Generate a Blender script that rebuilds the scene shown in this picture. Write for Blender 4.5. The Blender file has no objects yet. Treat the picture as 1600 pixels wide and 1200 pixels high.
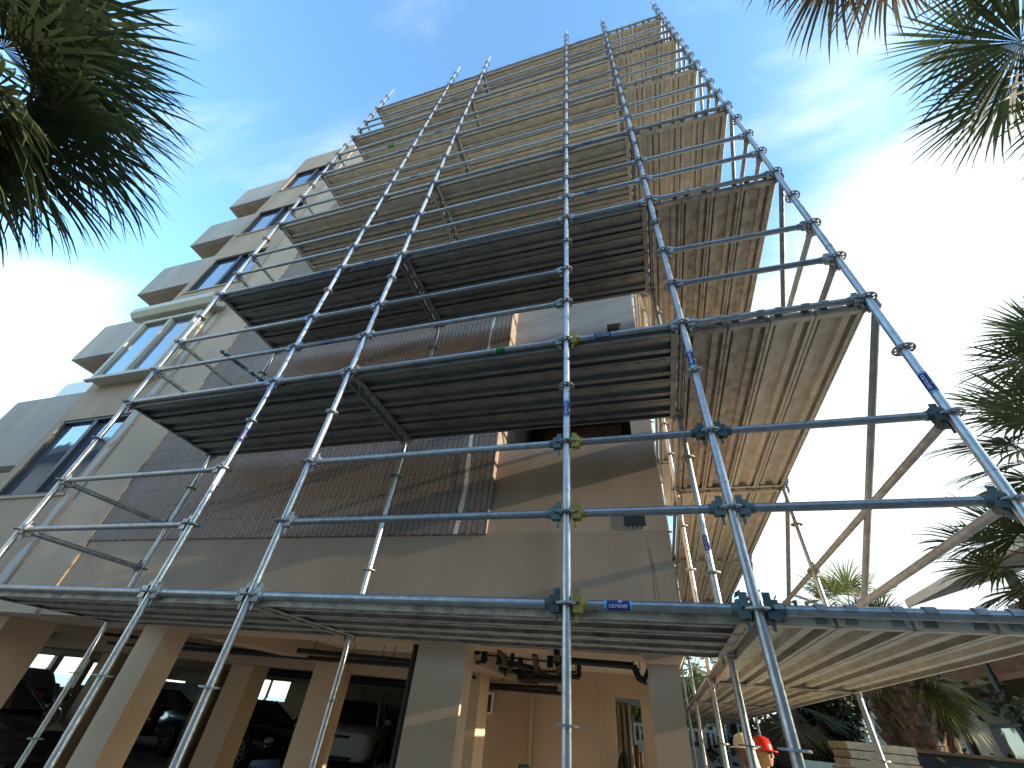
import bpy, math, random
from mathutils import Vector, Matrix, Euler
R_ = math.radians
sc = bpy.context.scene
C = sc.collection
random.seed(7)

# ------------------------------------------------------------------ camera
CAM = Vector((0.429395, -2.412931, -0.506586))
RM = Matrix(((0.95816, -0.112271, -0.263296), (0.273675, 0.628819, 0.727798), (0.083855, -0.769404, 0.633235)))
FPX = 640.74
cd = bpy.data.cameras.new('camera'); cam = bpy.data.objects.new('camera', cd); C.objects.link(cam)
cd.sensor_width = 36; cd.lens = FPX / 1600 * 36; cd.clip_start = 0.05; cd.clip_end = 3000
rgt = RM.col[0]; up = -RM.col[1]; bck = -RM.col[2]
cam.matrix_world = Matrix(((rgt[0], up[0], bck[0], CAM[0]), (rgt[1], up[1], bck[1], CAM[1]), (rgt[2], up[2], bck[2], CAM[2]), (0, 0, 0, 1)))
sc.camera = cam
G = -2.0                                   # ground height

def ray(px, py):
    return (RM @ Vector((px - 800, py - 600, FPX))).normalized()
def at(px, py, d):
    return CAM + ray(px, py) * d
def on(px, py, ax, v):
    r = ray(px, py); return CAM + r * ((v - CAM[ax]) / r[ax])

# ------------------------------------------------------------------ world, sun, exposure
SUN_AZ = R_(91.4)      # from +Y towards +X
SUN_EL = R_(14)
w = bpy.data.worlds.new('World'); sc.world = w; w.use_nodes = True
nt = w.node_tree; nt.nodes.clear()
def N(t, **k):
    n = nt.nodes.new(t)
    for a, b in k.items(): setattr(n, a, b)
    return n
def wm(op, a, b=None, c=None):
    n = N('ShaderNodeMath', operation=op)
    for i, v in enumerate((a, b, c)):
        if v is None: continue
        if isinstance(v, (int, float)): n.inputs[i].default_value = v
        else: nt.links.new(v, n.inputs[i])
    return n.outputs[0]
sky = N('ShaderNodeTexSky', sky_type='NISHITA'); sky.sun_disc = False
sky.sun_elevation = SUN_EL; sky.sun_rotation = SUN_AZ
sky.air_density = 1.0; sky.dust_density = 0.7; sky.ozone_density = 2.0
tc = N('ShaderNodeTexCoord'); sx = N('ShaderNodeSeparateXYZ'); nt.links.new(tc.outputs['Generated'], sx.inputs[0])
zz = wm('MAXIMUM', sx.outputs[2], 0.06)
px_ = wm('DIVIDE', sx.outputs[0], wm('ADD', zz, 0.12)); py_ = wm('DIVIDE', sx.outputs[1], wm('ADD', zz, 0.12))
cb = N('ShaderNodeCombineXYZ'); nt.links.new(px_, cb.inputs[0]); nt.links.new(py_, cb.inputs[1])
mp = N('ShaderNodeMapping'); mp.inputs['Rotation'].default_value = (0, 0, R_(35)); mp.inputs['Scale'].default_value = (1.0, 2.1, 1)
mp.inputs['Location'].default_value = (3.3, 1.2, 0)
nt.links.new(cb.outputs[0], mp.inputs[0])
nz = N('ShaderNodeTexNoise'); nz.inputs['Scale'].default_value = 1.45; nz.inputs['Detail'].default_value = 7; nz.inputs['Roughness'].default_value = 0.52; nz.inputs['Distortion'].default_value = 0.6
nt.links.new(mp.outputs[0], nz.inputs[0])
def gauss(px, py, width):                    # a broad bank of cloud round one direction of the sky
    d = ray(px, py)
    vd = N('ShaderNodeVectorMath', operation='DOT_PRODUCT'); nt.links.new(tc.outputs['Generated'], vd.inputs[0]); vd.inputs[1].default_value = d
    mr = N('ShaderNodeMapRange', interpolation_type='SMOOTHERSTEP'); nt.links.new(vd.outputs['Value'], mr.inputs[0])
    mr.inputs[1].default_value = math.cos(R_(width)); mr.inputs[2].default_value = 1.0
    return mr.outputs[0]
bank = wm('ADD', wm('MULTIPLY', gauss(1640, 740, 41), 0.85), wm('MULTIPLY', gauss(-200, 740, 30), 0.38))
bank = wm('ADD', bank, wm('MULTIPLY', gauss(1560, 60, 20), 0.02))
bank = wm('SUBTRACT', bank, wm('MULTIPLY', gauss(950, -20, 34), 0.12))
msk = N('ShaderNodeMapRange', interpolation_type='SMOOTHSTEP'); nt.links.new(wm('ADD', nz.outputs['Fac'], wm('MULTIPLY', bank, 0.55)), msk.inputs[0])
msk.inputs[1].default_value = 0.47; msk.inputs[2].default_value = 0.88
hz = N('ShaderNodeMapRange'); nt.links.new(sx.outputs[2], hz.inputs[0]); hz.inputs[1].default_value = 0.0; hz.inputs[2].default_value = 0.2; hz.inputs[3].default_value = 0.5; hz.inputs[4].default_value = 0.0
mfac = wm('MINIMUM', wm('ADD', msk.outputs[0], hz.outputs[0]), 1.0)
tint = N('ShaderNodeMix', data_type='RGBA', blend_type='MULTIPLY'); tint.inputs[0].default_value = 1
nt.links.new(sky.outputs[0], tint.inputs[6]); tint.inputs[7].default_value = (2.7, 3.4, 3.6, 1)
mix = N('ShaderNodeMix', data_type='RGBA'); nt.links.new(mfac, mix.inputs[0]); nt.links.new(tint.outputs[2], mix.inputs[6]); mix.inputs[7].default_value = (6.7, 7.3, 7.4, 1)
bg = N('ShaderNodeBackground'); nt.links.new(mix.outputs[2], bg.inputs[0]); bg.inputs[1].default_value = 0.1
wo = N('ShaderNodeOutputWorld'); nt.links.new(bg.outputs[0], wo.inputs[0])

sd = bpy.data.lights.new('sun', 'SUN'); sd.energy = 5.0; sd.angle = R_(0.5); sd.color = (1.0, 0.86, 0.66)
so = bpy.data.objects.new('sun', sd); C.objects.link(so)
sdir = Vector((math.sin(SUN_AZ) * math.cos(SUN_EL), math.cos(SUN_AZ) * math.cos(SUN_EL), math.sin(SUN_EL)))
so.rotation_euler = sdir.to_track_quat('Z', 'Y').to_euler(); so.location = (20, -5, 20)
sc.view_settings.view_transform = 'Standard'; sc.view_settings.look = 'None'
sc.view_settings.exposure = 1.0; sc.view_settings.gamma = 1
sc.cycles.use_denoising = True; sc.cycles.max_bounces = 10; sc.cycles.diffuse_bounces = 5; sc.cycles.glossy_bounces = 4
sc.cycles.sample_clamp_indirect = 6; sc.cycles.caustics_reflective = False; sc.cycles.caustics_refractive = False

# ------------------------------------------------------------------ materials
def mat(name, col, rough=0.7, orand=0.0, leafy=False, wave=0.0, metal=0.0, spec=0.5, ior=1.45, noise=0.0, nscale=3.0, col2=None, bump=0.0, bscale=40.0, rvar=0.0, coat=0.0, stretch=None, thresh=None):
    m = bpy.data.materials.new(name); m.use_nodes = True; t = m.node_tree; b = t.nodes['Principled BSDF']
    b.inputs['Base Color'].default_value = (*col, 1); b.inputs['Roughness'].default_value = rough; b.inputs['Metallic'].default_value = metal
    b.inputs['Specular IOR Level'].default_value = spec; b.inputs['IOR'].default_value = ior; b.inputs['Coat Weight'].default_value = coat
    g = t.nodes.new('ShaderNodeNewGeometry'); src = g.outputs['Position']
    if stretch:
        mpn = t.nodes.new('ShaderNodeMapping'); mpn.inputs['Scale'].default_value = stretch; t.links.new(src, mpn.inputs[0]); src = mpn.outputs[0]
    if noise or col2:
        n = t.nodes.new('ShaderNodeTexNoise'); n.inputs['Scale'].default_value = nscale; n.inputs['Detail'].default_value = 6; n.inputs['Roughness'].default_value = 0.6
        t.links.new(src, n.inputs[0])
        r = t.nodes.new('ShaderNodeMapRange'); t.links.new(n.outputs['Fac'], r.inputs[0])
        a, c = thresh or (0.3, 0.7)
        r.inputs[1].default_value = a; r.inputs[2].default_value = c
        mx = t.nodes.new('ShaderNodeMix'); mx.data_type = 'RGBA'; t.links.new(r.outputs[0], mx.inputs[0])
        c2 = col2 or tuple(v * (1 - noise) for v in col)
        mx.inputs[6].default_value = (*col, 1); mx.inputs[7].default_value = (*c2, 1); t.links.new(mx.outputs[2], b.inputs['Base Color'])
        if rvar:
            rr = t.nodes.new('ShaderNodeMapRange'); t.links.new(n.outputs['Fac'], rr.inputs[0]); rr.inputs[3].default_value = rough - rvar; rr.inputs[4].default_value = rough + rvar
            t.links.new(rr.outputs[0], b.inputs['Roughness'])
    if orand:            # every tube and plank a little lighter or darker than the next
        oi = t.nodes.new('ShaderNodeObjectInfo'); om = t.nodes.new('ShaderNodeMapRange'); t.links.new(oi.outputs['Random'], om.inputs[0]); om.inputs[3].default_value = 1 - orand; om.inputs[4].default_value = 1 + orand * .4
        ox = t.nodes.new('ShaderNodeMix'); ox.data_type = 'RGBA'; ox.blend_type = 'MULTIPLY'; ox.inputs[0].default_value = 1; ox.clamp_result = False
        if b.inputs['Base Color'].is_linked: t.links.new(b.inputs['Base Color'].links[0].from_socket, ox.inputs[6])
        else: ox.inputs[6].default_value = (*col, 1)
        t.links.new(om.outputs[0], ox.inputs[7]); t.links.new(ox.outputs[2], b.inputs['Base Color'])
    if leafy:
        tr = t.nodes.new('ShaderNodeBsdfTranslucent'); sh = t.nodes.new('ShaderNodeMixShader'); sh.inputs[0].default_value = .3
        if b.inputs['Base Color'].is_linked: t.links.new(b.inputs['Base Color'].links[0].from_socket, tr.inputs[0])
        out = t.nodes['Material Output']; t.links.new(b.outputs[0], sh.inputs[1]); t.links.new(tr.outputs[0], sh.inputs[2]); t.links.new(sh.outputs[0], out.inputs[0])
    if wave:
        n5 = t.nodes.new('ShaderNodeTexNoise'); n5.inputs['Scale'].default_value = 1.6; t.links.new(g.outputs['Position'], n5.inputs[0]); b5 = t.nodes.new('ShaderNodeBump'); b5.inputs['Strength'].default_value = wave; b5.inputs['Distance'].default_value = .05
        t.links.new(n5.outputs['Fac'], b5.inputs['Height']); t.links.new(b5.outputs[0], b.inputs['Normal'])
    if bump:
        n2 = t.nodes.new('ShaderNodeTexNoise'); n2.inputs['Scale'].default_value = bscale; n2.inputs['Detail'].default_value = 5; t.links.new(g.outputs['Position'], n2.inputs[0])
        bp = t.nodes.new('ShaderNodeBump'); bp.inputs['Strength'].default_value = bump; bp.inputs['Distance'].default_value = 0.02
        t.links.new(n2.outputs['Fac'], bp.inputs['Height']); t.links.new(bp.outputs[0], b.inputs['Normal'])
    return m
M = {}
M['galv'] = mat('galvanized_tube', (0.56, 0.57, 0.58), 0.36, orand=.22, metal=0.72, noise=0.3, nscale=22, bump=0.12, bscale=90, rvar=0.08)
M['ledg_shade'] = mat('galvanized_rail_shaded', (0.40, 0.41, 0.42), 0.38, orand=.25, metal=0.85, noise=0.35, nscale=22, bump=0.12, bscale=90, rvar=0.08)  # darker copy of the tube steel, backlit shade put into its colour
M['galv2'] = mat('galvanized_tube_dull', (0.40, 0.40, 0.39), 0.5, orand=.3, metal=0.55, noise=0.4, nscale=14, bump=0.25, bscale=60, rvar=0.1)
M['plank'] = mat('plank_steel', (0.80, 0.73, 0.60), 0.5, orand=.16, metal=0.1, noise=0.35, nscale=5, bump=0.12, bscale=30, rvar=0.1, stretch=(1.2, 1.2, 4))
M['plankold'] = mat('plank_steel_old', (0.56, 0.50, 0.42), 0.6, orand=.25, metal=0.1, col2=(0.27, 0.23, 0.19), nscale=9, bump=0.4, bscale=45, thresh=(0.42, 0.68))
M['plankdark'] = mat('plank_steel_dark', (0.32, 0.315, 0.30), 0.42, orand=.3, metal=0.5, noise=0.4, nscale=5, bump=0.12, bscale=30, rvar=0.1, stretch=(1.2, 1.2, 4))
M['yellow'] = mat('yellow_paint_worn', (0.42, 0.30, 0.06), 0.55, 0.3, noise=0.5, nscale=40)
M['teal'] = mat('cast_iron_grey_green', (0.10, 0.15, 0.15), 0.5, 0.6, noise=0.4, nscale=40)
M['stucco'] = mat('stucco_beige', (0.43, 0.315, 0.225), 0.92, stretch=(1.2, 1.2, .45), noise=0.24, nscale=1.6, bump=0.10, bscale=110)
M['stucco2'] = mat('stucco_grey', (0.42, 0.365, 0.315), 0.9, stretch=(1.5, 1.5, .35), noise=0.22, nscale=1.1, bump=0.08, bscale=100)
M['stucco_lt'] = mat('stucco_sand', (0.46, 0.35, 0.255), 0.92, stretch=(1, 1, .4), noise=0.16, nscale=1.5, bump=0.1, bscale=110)
M['pillar'] = mat('pillar_sand', (0.57, 0.42, 0.285), 0.9, noise=0.07, nscale=1.6, bump=0.08, bscale=100)
M['patch'] = mat('filler_patch', (0.42, 0.43, 0.42), 0.85, col2=(0.49, 0.43, 0.36), nscale=7, thresh=(0.35, 0.6))
M['white_fill'] = mat('white_filler', (0.72, 0.69, 0.64), 0.9, noise=0.15, nscale=20, bump=0.5)
M['conc'] = mat('concrete_ceiling', (0.74, 0.66, 0.54), 0.9, noise=0.3, nscale=1.2, bump=0.4, bscale=14, stretch=(0.8, 5, 3))
M['gfloor'] = mat('garage_floor', (0.55, 0.51, 0.46), 0.55, noise=0.4, nscale=1.0)
M['asphalt'] = mat('asphalt', (0.075, 0.072, 0.07), 0.9, noise=0.35, nscale=2, bump=0.4, bscale=80)
M['paver'] = mat('concrete_drive', (0.44, 0.40, 0.34), 0.88, noise=0.25, nscale=1.6, bump=0.3, bscale=60)
M['sea'] = mat('sea_water', (0.03, 0.12, 0.16), 0.25, noise=0.3, nscale=0.1)
M['grass'] = mat('sandy_ground', (0.54, 0.48, 0.38), 0.95, col2=(0.40, 0.36, 0.27), nscale=0.4)
M['pvc'] = mat('black_pipe', (0.008, 0.008, 0.009), 0.6, noise=0.3, nscale=20)
M['wpipe'] = mat('painted_pipe', (0.42, 0.37, 0.29), 0.7)
M['frame'] = mat('dark_bronze_frame', (0.045, 0.042, 0.045), 0.4, 0.4)
M['frame_lt'] = mat('cream_aluminium', (0.50, 0.46, 0.36), 0.45, 0.1, noise=0.1, nscale=4)
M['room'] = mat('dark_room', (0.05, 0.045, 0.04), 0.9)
M['white'] = mat('white_vinyl', (0.78, 0.77, 0.73), 0.6)
M['rubber'] = mat('tyre_rubber', (0.015, 0.015, 0.015), 0.8)
M['rim'] = mat('wheel_alloy', (0.35, 0.35, 0.36), 0.3, 0.9)
M['bark'] = mat('palm_bark', (0.20, 0.16, 0.12), 0.95, noise=0.5, nscale=6, bump=0.8, bscale=18, stretch=(1, 1, 4))
M['boot'] = mat('palm_boots_sunlit', (0.42, 0.23, 0.14), 0.85, col2=(0.19, 0.12, 0.085), nscale=5)  # reddish brown boots, colour brightened to stand in for sunlight
M['bootg'] = mat('palm_boots_grey', (0.38, 0.32, 0.27), 0.9, col2=(0.16, 0.13, 0.11), nscale=6)
M['frond'] = mat('palm_frond', (0.085, 0.105, 0.045), 0.55, leafy=True, col2=(0.035, 0.055, 0.022), nscale=1.5)
M['frondd'] = mat('palm_frond_dry', (0.27, 0.20, 0.11), 0.8, leafy=True, col2=(0.10, 0.075, 0.05), nscale=2.0)
M['frondy'] = mat('palm_frond_yellow_sunlit', (0.30, 0.30, 0.09), 0.6, leafy=True, col2=(0.07, 0.10, 0.03), nscale=2.2)  # yellow green, with sunlight put into the frond colour
M['leaf'] = mat('shrub_leaf', (0.07, 0.12, 0.03), 0.6, leafy=True, col2=(0.03, 0.055, 0.018), nscale=2.5)
M['leafd'] = mat('dark_leaf', (0.03, 0.05, 0.022), 0.6, col2=(0.055, 0.075, 0.03), nscale=2.0)
M['leafy'] = mat('sunny_leaf', (0.20, 0.25, 0.05), 0.6, leafy=True, col2=(0.07, 0.11, 0.03), nscale=1.5)
M['wood'] = mat('brown_wood', (0.20, 0.115, 0.07), 0.75, noise=0.4, nscale=4)
M['housewall'] = mat('house_beige', (0.50, 0.44, 0.35), 0.9, noise=0.12, nscale=1)
M['rooft'] = mat('roof_metal', (0.17, 0.13, 0.11), 0.6, noise=0.2, nscale=2)
M['black'] = mat('black_iron', (0.02, 0.02, 0.02), 0.5, 0.4)
M['green_bin'] = mat('green_plastic', (0.035, 0.10, 0.07), 0.45, noise=0.2, nscale=5)
M['timber'] = mat('weathered_timber', (0.52, 0.44, 0.31), 0.85, noise=0.4, nscale=8, bump=0.3)
M['skin'] = mat('skin', (0.45, 0.24, 0.16), 0.55)
M['skin2'] = mat('skin_dark', (0.22, 0.12, 0.08), 0.55)
M['redhat'] = mat('red_plastic', (0.75, 0.03, 0.02), 0.25, coat=0.4)
M['whitehat'] = mat('cream_plastic', (0.78, 0.72, 0.56), 0.35, coat=0.2)
M['hiviz'] = mat('hi_viz_yellow', (0.55, 0.75, 0.05), 0.7)
M['navy'] = mat('sticker_navy', (0.012, 0.016, 0.16), 0.4)
M['cyan'] = mat('sticker_light_blue', (0.12, 0.36, 0.55), 0.4)
M['ink'] = mat('sticker_white_ink', (0.78, 0.78, 0.80), 0.5)
M['greentape'] = mat('green_tape', (0.01, 0.16, 0.03), 0.5)
M['curtain'] = mat('curtain_cloth', (0.62, 0.58, 0.50), 0.85, noise=0.3, nscale=3, stretch=(6, 6, .5))
M['bluepaint'] = mat('blue_chipped_paint', (0.02, 0.06, 0.12), 0.5, col2=(0.30, 0.62, 0.72), nscale=9, thresh=(0.55, 0.57))
M['gwall'] = mat('garage_wall', (0.62, 0.52, 0.40), 0.9, noise=0.15, nscale=1.2)
M['corr'] = mat('corrugated_grey', (0.36, 0.36, 0.34), 0.6, 0.2)
def glassm(name, c):
    m = mat(name, c, 0.03, 0, False, 0.12, 0.0, 1.0, 1.9, coat=0.6); return m
M['glass'] = glassm('window_glass', (0.05, 0.07, 0.11))
M['carglass'] = glassm('car_glass', (0.012, 0.016, 0.02))
M['headlight'] = mat('headlight_lens', (0.45, 0.40, 0.30), 0.08, 0.3, coat=0.6)
M['taillight'] = mat('taillight_lens', (0.35, 0.02, 0.02), 0.15, coat=0.5)
def carpaint(n, c): return mat(n, c, 0.22, 0.25, coat=1.0)

# brick: soldier courses, long joints upright
def brickmat():
    m = bpy.data.materials.new('soldier_brick'); m.use_nodes = True; t = m.node_tree; b = t.nodes['Principled BSDF']; b.inputs['Roughness'].default_value = 0.9
    g = t.nodes.new('ShaderNodeNewGeometry'); s = t.nodes.new('ShaderNodeSeparateXYZ'); t.links.new(g.outputs['Position'], s.inputs[0])
    ad = t.nodes.new('ShaderNodeMath'); ad.operation = 'ADD'; t.links.new(s.outputs[0], ad.inputs[0]); t.links.new(s.outputs[1], ad.inputs[1])
    c = t.nodes.new('ShaderNodeCombineXYZ'); t.links.new(s.outputs[2], c.inputs[0]); t.links.new(ad.outputs[0], c.inputs[1])
    nn = t.nodes.new('ShaderNodeTexNoise'); nn.inputs['Scale'].default_value = 9; t.links.new(g.outputs['Position'], nn.inputs[0])
    va = t.nodes.new('ShaderNodeVectorMath'); va.operation = 'MULTIPLY_ADD'; t.links.new(nn.outputs['Color'], va.inputs[0]); va.inputs[1].default_value = (0.012, 0.012, 0); t.links.new(c.outputs[0], va.inputs[2])
    br = t.nodes.new('ShaderNodeTexBrick'); t.links.new(va.outputs[0], br.inputs[0])
    br.inputs['Color1'].default_value = (0.255, 0.195, 0.165, 1); br.inputs['Color2'].default_value = (0.295, 0.225, 0.185, 1); br.inputs['Mortar'].default_value = (0.085, 0.066, 0.06, 1)
    br.inputs['Scale'].default_value = 1.0; br.inputs['Mortar Size'].default_value = 0.0055; br.inputs['Mortar Smooth'].default_value = 0.3; br.inputs['Bias'].default_value = 0
    br.inputs['Brick Width'].default_value = 0.46; br.inputs['Row Height'].default_value = 0.067
    n3 = t.nodes.new('ShaderNodeTexNoise'); n3.inputs['Scale'].default_value = 0.9; n3.inputs['Detail'].default_value = 4; t.links.new(g.outputs['Position'], n3.inputs[0])
    mr = t.nodes.new('ShaderNodeMapRange'); t.links.new(n3.outputs['Fac'], mr.inputs[0]); mr.inputs[3].default_value = 0.7; mr.inputs[4].default_value = 1.15
    mu = t.nodes.new('ShaderNodeMix'); mu.data_type = 'RGBA'; mu.blend_type = 'MULTIPLY'; mu.inputs[0].default_value = 1; t.links.new(br.outputs[0], mu.inputs[6]); t.links.new(mr.outputs[0], mu.inputs[7])
    t.links.new(mu.outputs[2], b.inputs['Base Color'])
    bp = t.nodes.new('ShaderNodeBump'); bp.inputs['Strength'].default_value = 0.8; bp.inputs['Distance'].default_value = 0.006; bp.invert = True
    t.links.new(br.outputs['Fac'], bp.inputs['Height'])
    b2 = t.nodes.new('ShaderNodeBump'); b2.inputs['Strength'].default_value = 0.4; b2.inputs['Distance'].default_value = 0.01; n4 = t.nodes.new('ShaderNodeTexNoise'); n4.inputs['Scale'].default_value = 40; t.links.new(g.outputs['Position'], n4.inputs[0])
    t.links.new(n4.outputs['Fac'], b2.inputs['Height']); t.links.new(bp.outputs[0], b2.inputs['Normal']); t.links.new(b2.outputs[0], b.inputs['Normal'])
    return m
M['brick'] = brickmat()

# ------------------------------------------------------------------ builders
ORG = {}
class MB:
    def __init__(s): s.v = []; s.f = []; s.sm = []
    def add(s, vs, fs, smooth=False):
        o = len(s.v); s.v += [tuple(v) for v in vs]; s.f += [tuple(i + o for i in f) for f in fs]; s.sm += [smooth] * len(fs)
    def box(s, x0, x1, y0, y1, z0, z1):
        s.add([(x0, y0, z0), (x1, y0, z0), (x1, y1, z0), (x0, y1, z0), (x0, y0, z1), (x1, y0, z1), (x1, y1, z1), (x0, y1, z1)],
              [(0, 3, 2, 1), (4, 5, 6, 7), (0, 1, 5, 4), (1, 2, 6, 5), (2, 3, 7, 6), (3, 0, 4, 7)]); return s
    def obox(s, c, ax, ay, az, hx, hy, hz):
        c, ax, ay, az = Vector(c), Vector(ax).normalized(), Vector(ay).normalized(), Vector(az).normalized()
        vs = [c + ax * hx * i + ay * hy * j + az * hz * k for k in (-1, 1) for i, j in ((-1, -1), (1, -1), (1, 1), (-1, 1))]
        s.add(vs, [(0, 3, 2, 1), (4, 5, 6, 7), (0, 1, 5, 4), (1, 2, 6, 5), (2, 3, 7, 6), (3, 0, 4, 7)]); return s
    def tube(s, p, q, r, n=14, r2=None, caps=True):
        p, q = Vector(p), Vector(q); d = (q - p).normalized(); a = d.orthogonal().normalized(); b = d.cross(a); r2 = r if r2 is None else r2
        vs = [p + (a * math.cos(2 * math.pi * i / n) + b * math.sin(2 * math.pi * i / n)) * r for i in range(n)] + [q + (a * math.cos(2 * math.pi * i / n) + b * math.sin(2 * math.pi * i / n)) * r2 for i in range(n)]
        s.add(vs, [(i, (i + 1) % n, n + (i + 1) % n, n + i) for i in range(n)], True)
        if caps: s.add(vs, [tuple(range(n - 1, -1, -1)), tuple(range(n, 2 * n))])
        return s
    def path(s, pts, r, n=10):
        for a, b in zip(pts, pts[1:]): s.tube(a, b, r, n)
        for a in pts[1:-1]: s.ball(a, r * 1.02, 8, 6)
        return s
    def ball(s, c, r, n=12, m=8, sc3=(1, 1, 1)):
        c = Vector(c); vs = []
        for j in range(m + 1):
            t = math.pi * j / m
            for i in range(n):
                u = 2 * math.pi * i / n; vs.append(c + Vector((math.sin(t) * math.cos(u) * sc3[0], math.sin(t) * math.sin(u) * sc3[1], math.cos(t) * sc3[2])) * r)
        s.add(vs, [(j * n + i, (j + 1) * n + i, (j + 1) * n + (i + 1) % n, j * n + (i + 1) % n) for j in range(m) for i in range(n)], True); return s
    def prism(s, poly, ext, smooth=False):          # poly: list of 3-D points, extruded by vector ext
        e = Vector(ext); p = [Vector(a) for a in poly]; n = len(p)
        s.add(p + [a + e for a in p], [tuple(range(n - 1, -1, -1)), tuple(range(n, 2 * n))] + [(i, (i + 1) % n, n + (i + 1) % n, n + i) for i in range(n)], smooth); return s
    def build(s, name, m, parent=None, loc=None):
        org = ORG[parent.name] if parent is not None else Vector(loc if loc else (0, 0, 0))
        me = bpy.data.meshes.new(name); me.from_pydata([(v[0] - org[0], v[1] - org[1], v[2] - org[2]) for v in s.v], [], s.f)
        me.polygons.foreach_set('use_smooth', s.sm); me.update()
        import bmesh
        b = bmesh.new(); b.from_mesh(me); bmesh.ops.recalc_face_normals(b, faces=b.faces); b.to_mesh(me); b.free()
        me.materials.append(M[m] if isinstance(m, str) else m)
        o = bpy.data.objects.new(name, me); C.objects.link(o)
        if parent is not None: o.parent = parent
        else: o.location = org
        ORG[o.name] = org; return o
def tag(o, label=None, cat=None, group=None, kind=None):
    if label: o['label'] = label
    if cat: o['category'] = cat
    if group: o['group'] = group
    if kind: o['kind'] = kind
    return o
def thing(name, loc, label, cat, group=None):
    o = bpy.data.objects.new(name, None); C.objects.link(o); o.location = loc; o.empty_display_size = 0.2
    ORG[o.name] = Vector(loc); return tag(o, label, cat, group)
def B(*b):
    m = MB()
    for q in b: m.box(*q)
    return m

# ------------------------------------------------------------------ the setting
tag(B((-400, 400, -300, 500, G - 0.5, G)).build('ground', 'grass'), kind='structure')
tag(B((-30, 12, -12, 1.2, G + 0.0, G + 0.006)).build('driveway', 'paver'), kind='structure')
tag(B((0.62, 3.2, 1.2, 30, G + 0.0, G + 0.008)).build('path', 'paver'), kind='structure')
tag(B((-900, -110, -600, 800, G + 0.004, G + 0.012)).build('water', 'sea'), kind='structure')

# ------------------------------------------------------------------ the condominium
bl = thing('apartment_building', (-6, 6, G), 'tall beige apartment building with brick panel, behind the scaffold', 'building')
FH = 2.7
# street wall: lower stucco band and right-hand parapets with a scupper hole each
def wall_hole(m, x0, x1, y0, y1, z0, z1, hx0, hx1, hz0, hz1):
    m.box(x0, hx0, y0, y1, z0, z1); m.box(hx1, x1, y0, y1, z0, z1); m.box(hx0, hx1, y0, y1, z0, hz0); m.box(hx0, hx1, y0, y1, hz1, z1)
m = MB(); m.prism([(-1.15, 1.44, 0.92), (-1.15, 1.53, 1.92), (-1.15, 1.85, 1.92), (-1.15, 1.85, 0.03), (-1.15, 1.44, 0.025)], (1.80, 0, 0))
m.box(-7.80, -1.15, 1.44, 1.95, 0.025, 0.92)
m.build('wall', 'stucco', bl)
m = MB(); m.box(-7.72, -1.2, 1.66, 5.0, 0.25, 15.0); m.box(-0.9, 0.64, 3.6, 5.0, 0.25, 15.0); m.build('wall', 'stucco', bl)
B((0.44, 0.662, 1.70, 14, 1.93, 15.0), (0.44, 0.662, 1.86, 14, 0.03, 1.93)).build('wall', 'stucco_lt', bl)
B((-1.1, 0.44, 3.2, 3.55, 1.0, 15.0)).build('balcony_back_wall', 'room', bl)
# drips under the lower scupper
m = MB(); m.prism([(0.28, 1.438, .965), (0.28, 1.455, 1.15), (0.28, 1.6, 1.15), (0.28, 1.6, .965)], (.19, 0, 0)); m.build('scupper', 'black', bl)
for x in (0.31, 0.35, 0.39, 0.43): B((x, x + 0.008, 1.438, 1.47, .935, .975)).build('scupper_drip', 'black', bl)
for k in range(1, 5):
    zt = 1.92 + FH * k; zb = zt - 1.2
    m = MB(); wall_hole(m, -1.12, 0.658, 1.66, 1.84, zb, zt, 0.28, 0.47, zb + 0.33, zb + 0.52); m.build('parapet', 'stucco2', bl)
    B((-1.12, 0.44, 1.84, 3.6, zb - 0.02, zb + 0.14)).build('balcony_slab', 'stucco_lt', bl)
B((-1.12, 0.64, 1.84, 3.6, 1.0, 1.1)).build('balcony_slab', 'stucco_lt', bl)
B((-0.9, 0.3, 3.1, 3.18, 1.2, 3.2), ).build('shutter', 'wood', bl)
# brick panel, one tall field then one per floor, with stucco bands between
F2 = 2.55
zs = [(0.907, 5.26)] + [(5.26 + 0.47 + F2 * i, 5.26 + F2 * (i + 1)) for i in range(3)]
for z0, z1 in zs:
    m = MB(); m.prism([(-6.81, 1.42, z0), (-1.06, 1.42, z0), (-1.06, 2.6, z0), (-6.81, 2.6, z0)], (0, 0, z1 - z0)); m.build('brick_panel', 'brick', bl)
for i in range(4):
    z0 = 5.26 + F2 * i; B((-6.81, -1.08, 1.435, 2.0, z0, z0 + (0.47 if i < 3 else 2.0))).build('stucco_band', 'stucco_lt', bl)
# white filler streak down the brick
m = MB(); rs = random.Random(3); pts = []
for i in range(47):
    z = .91 + i * 0.094; pts.append((-1.39 + 0.02 * math.sin(i * .37) + rs.uniform(-.006, .006) + 0.004 * i * .3, z, 0.008 + rs.uniform(0, 0.012) + (0.012 if i < 22 else 0)))
for (x, z, h), (x2, z2, h2) in zip(pts, pts[1:]):
    m.add([(x - h, 1.4165, z), (x + h, 1.4165, z), (x2 + h2, 1.4165, z2), (x2 - h2, 1.4165, z2)], [(0, 1, 2, 3)])
m.build('filler_streak', 'white_fill', bl)
# crack on the lower right wall
m = MB()
for x0, z0, x1, z1 in ((0.46, 0.88, 0.475, 0.6), (0.475, 0.6, 0.47, 0.36), (0.48, 0.75, 0.5, 0.42), (0.5, .42, .51, .3)):
    m.add([(x0 - .002, 1.4365, z0), (x0 + .002, 1.4365, z0), (x1 + .005, 1.4365, z1), (x1 - .004, 1.4365, z1)], [(0, 1, 2, 3)])
m.build('crack', mat('crack_shadow', (0.22, 0.18, 0.145), .95), bl)
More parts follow.
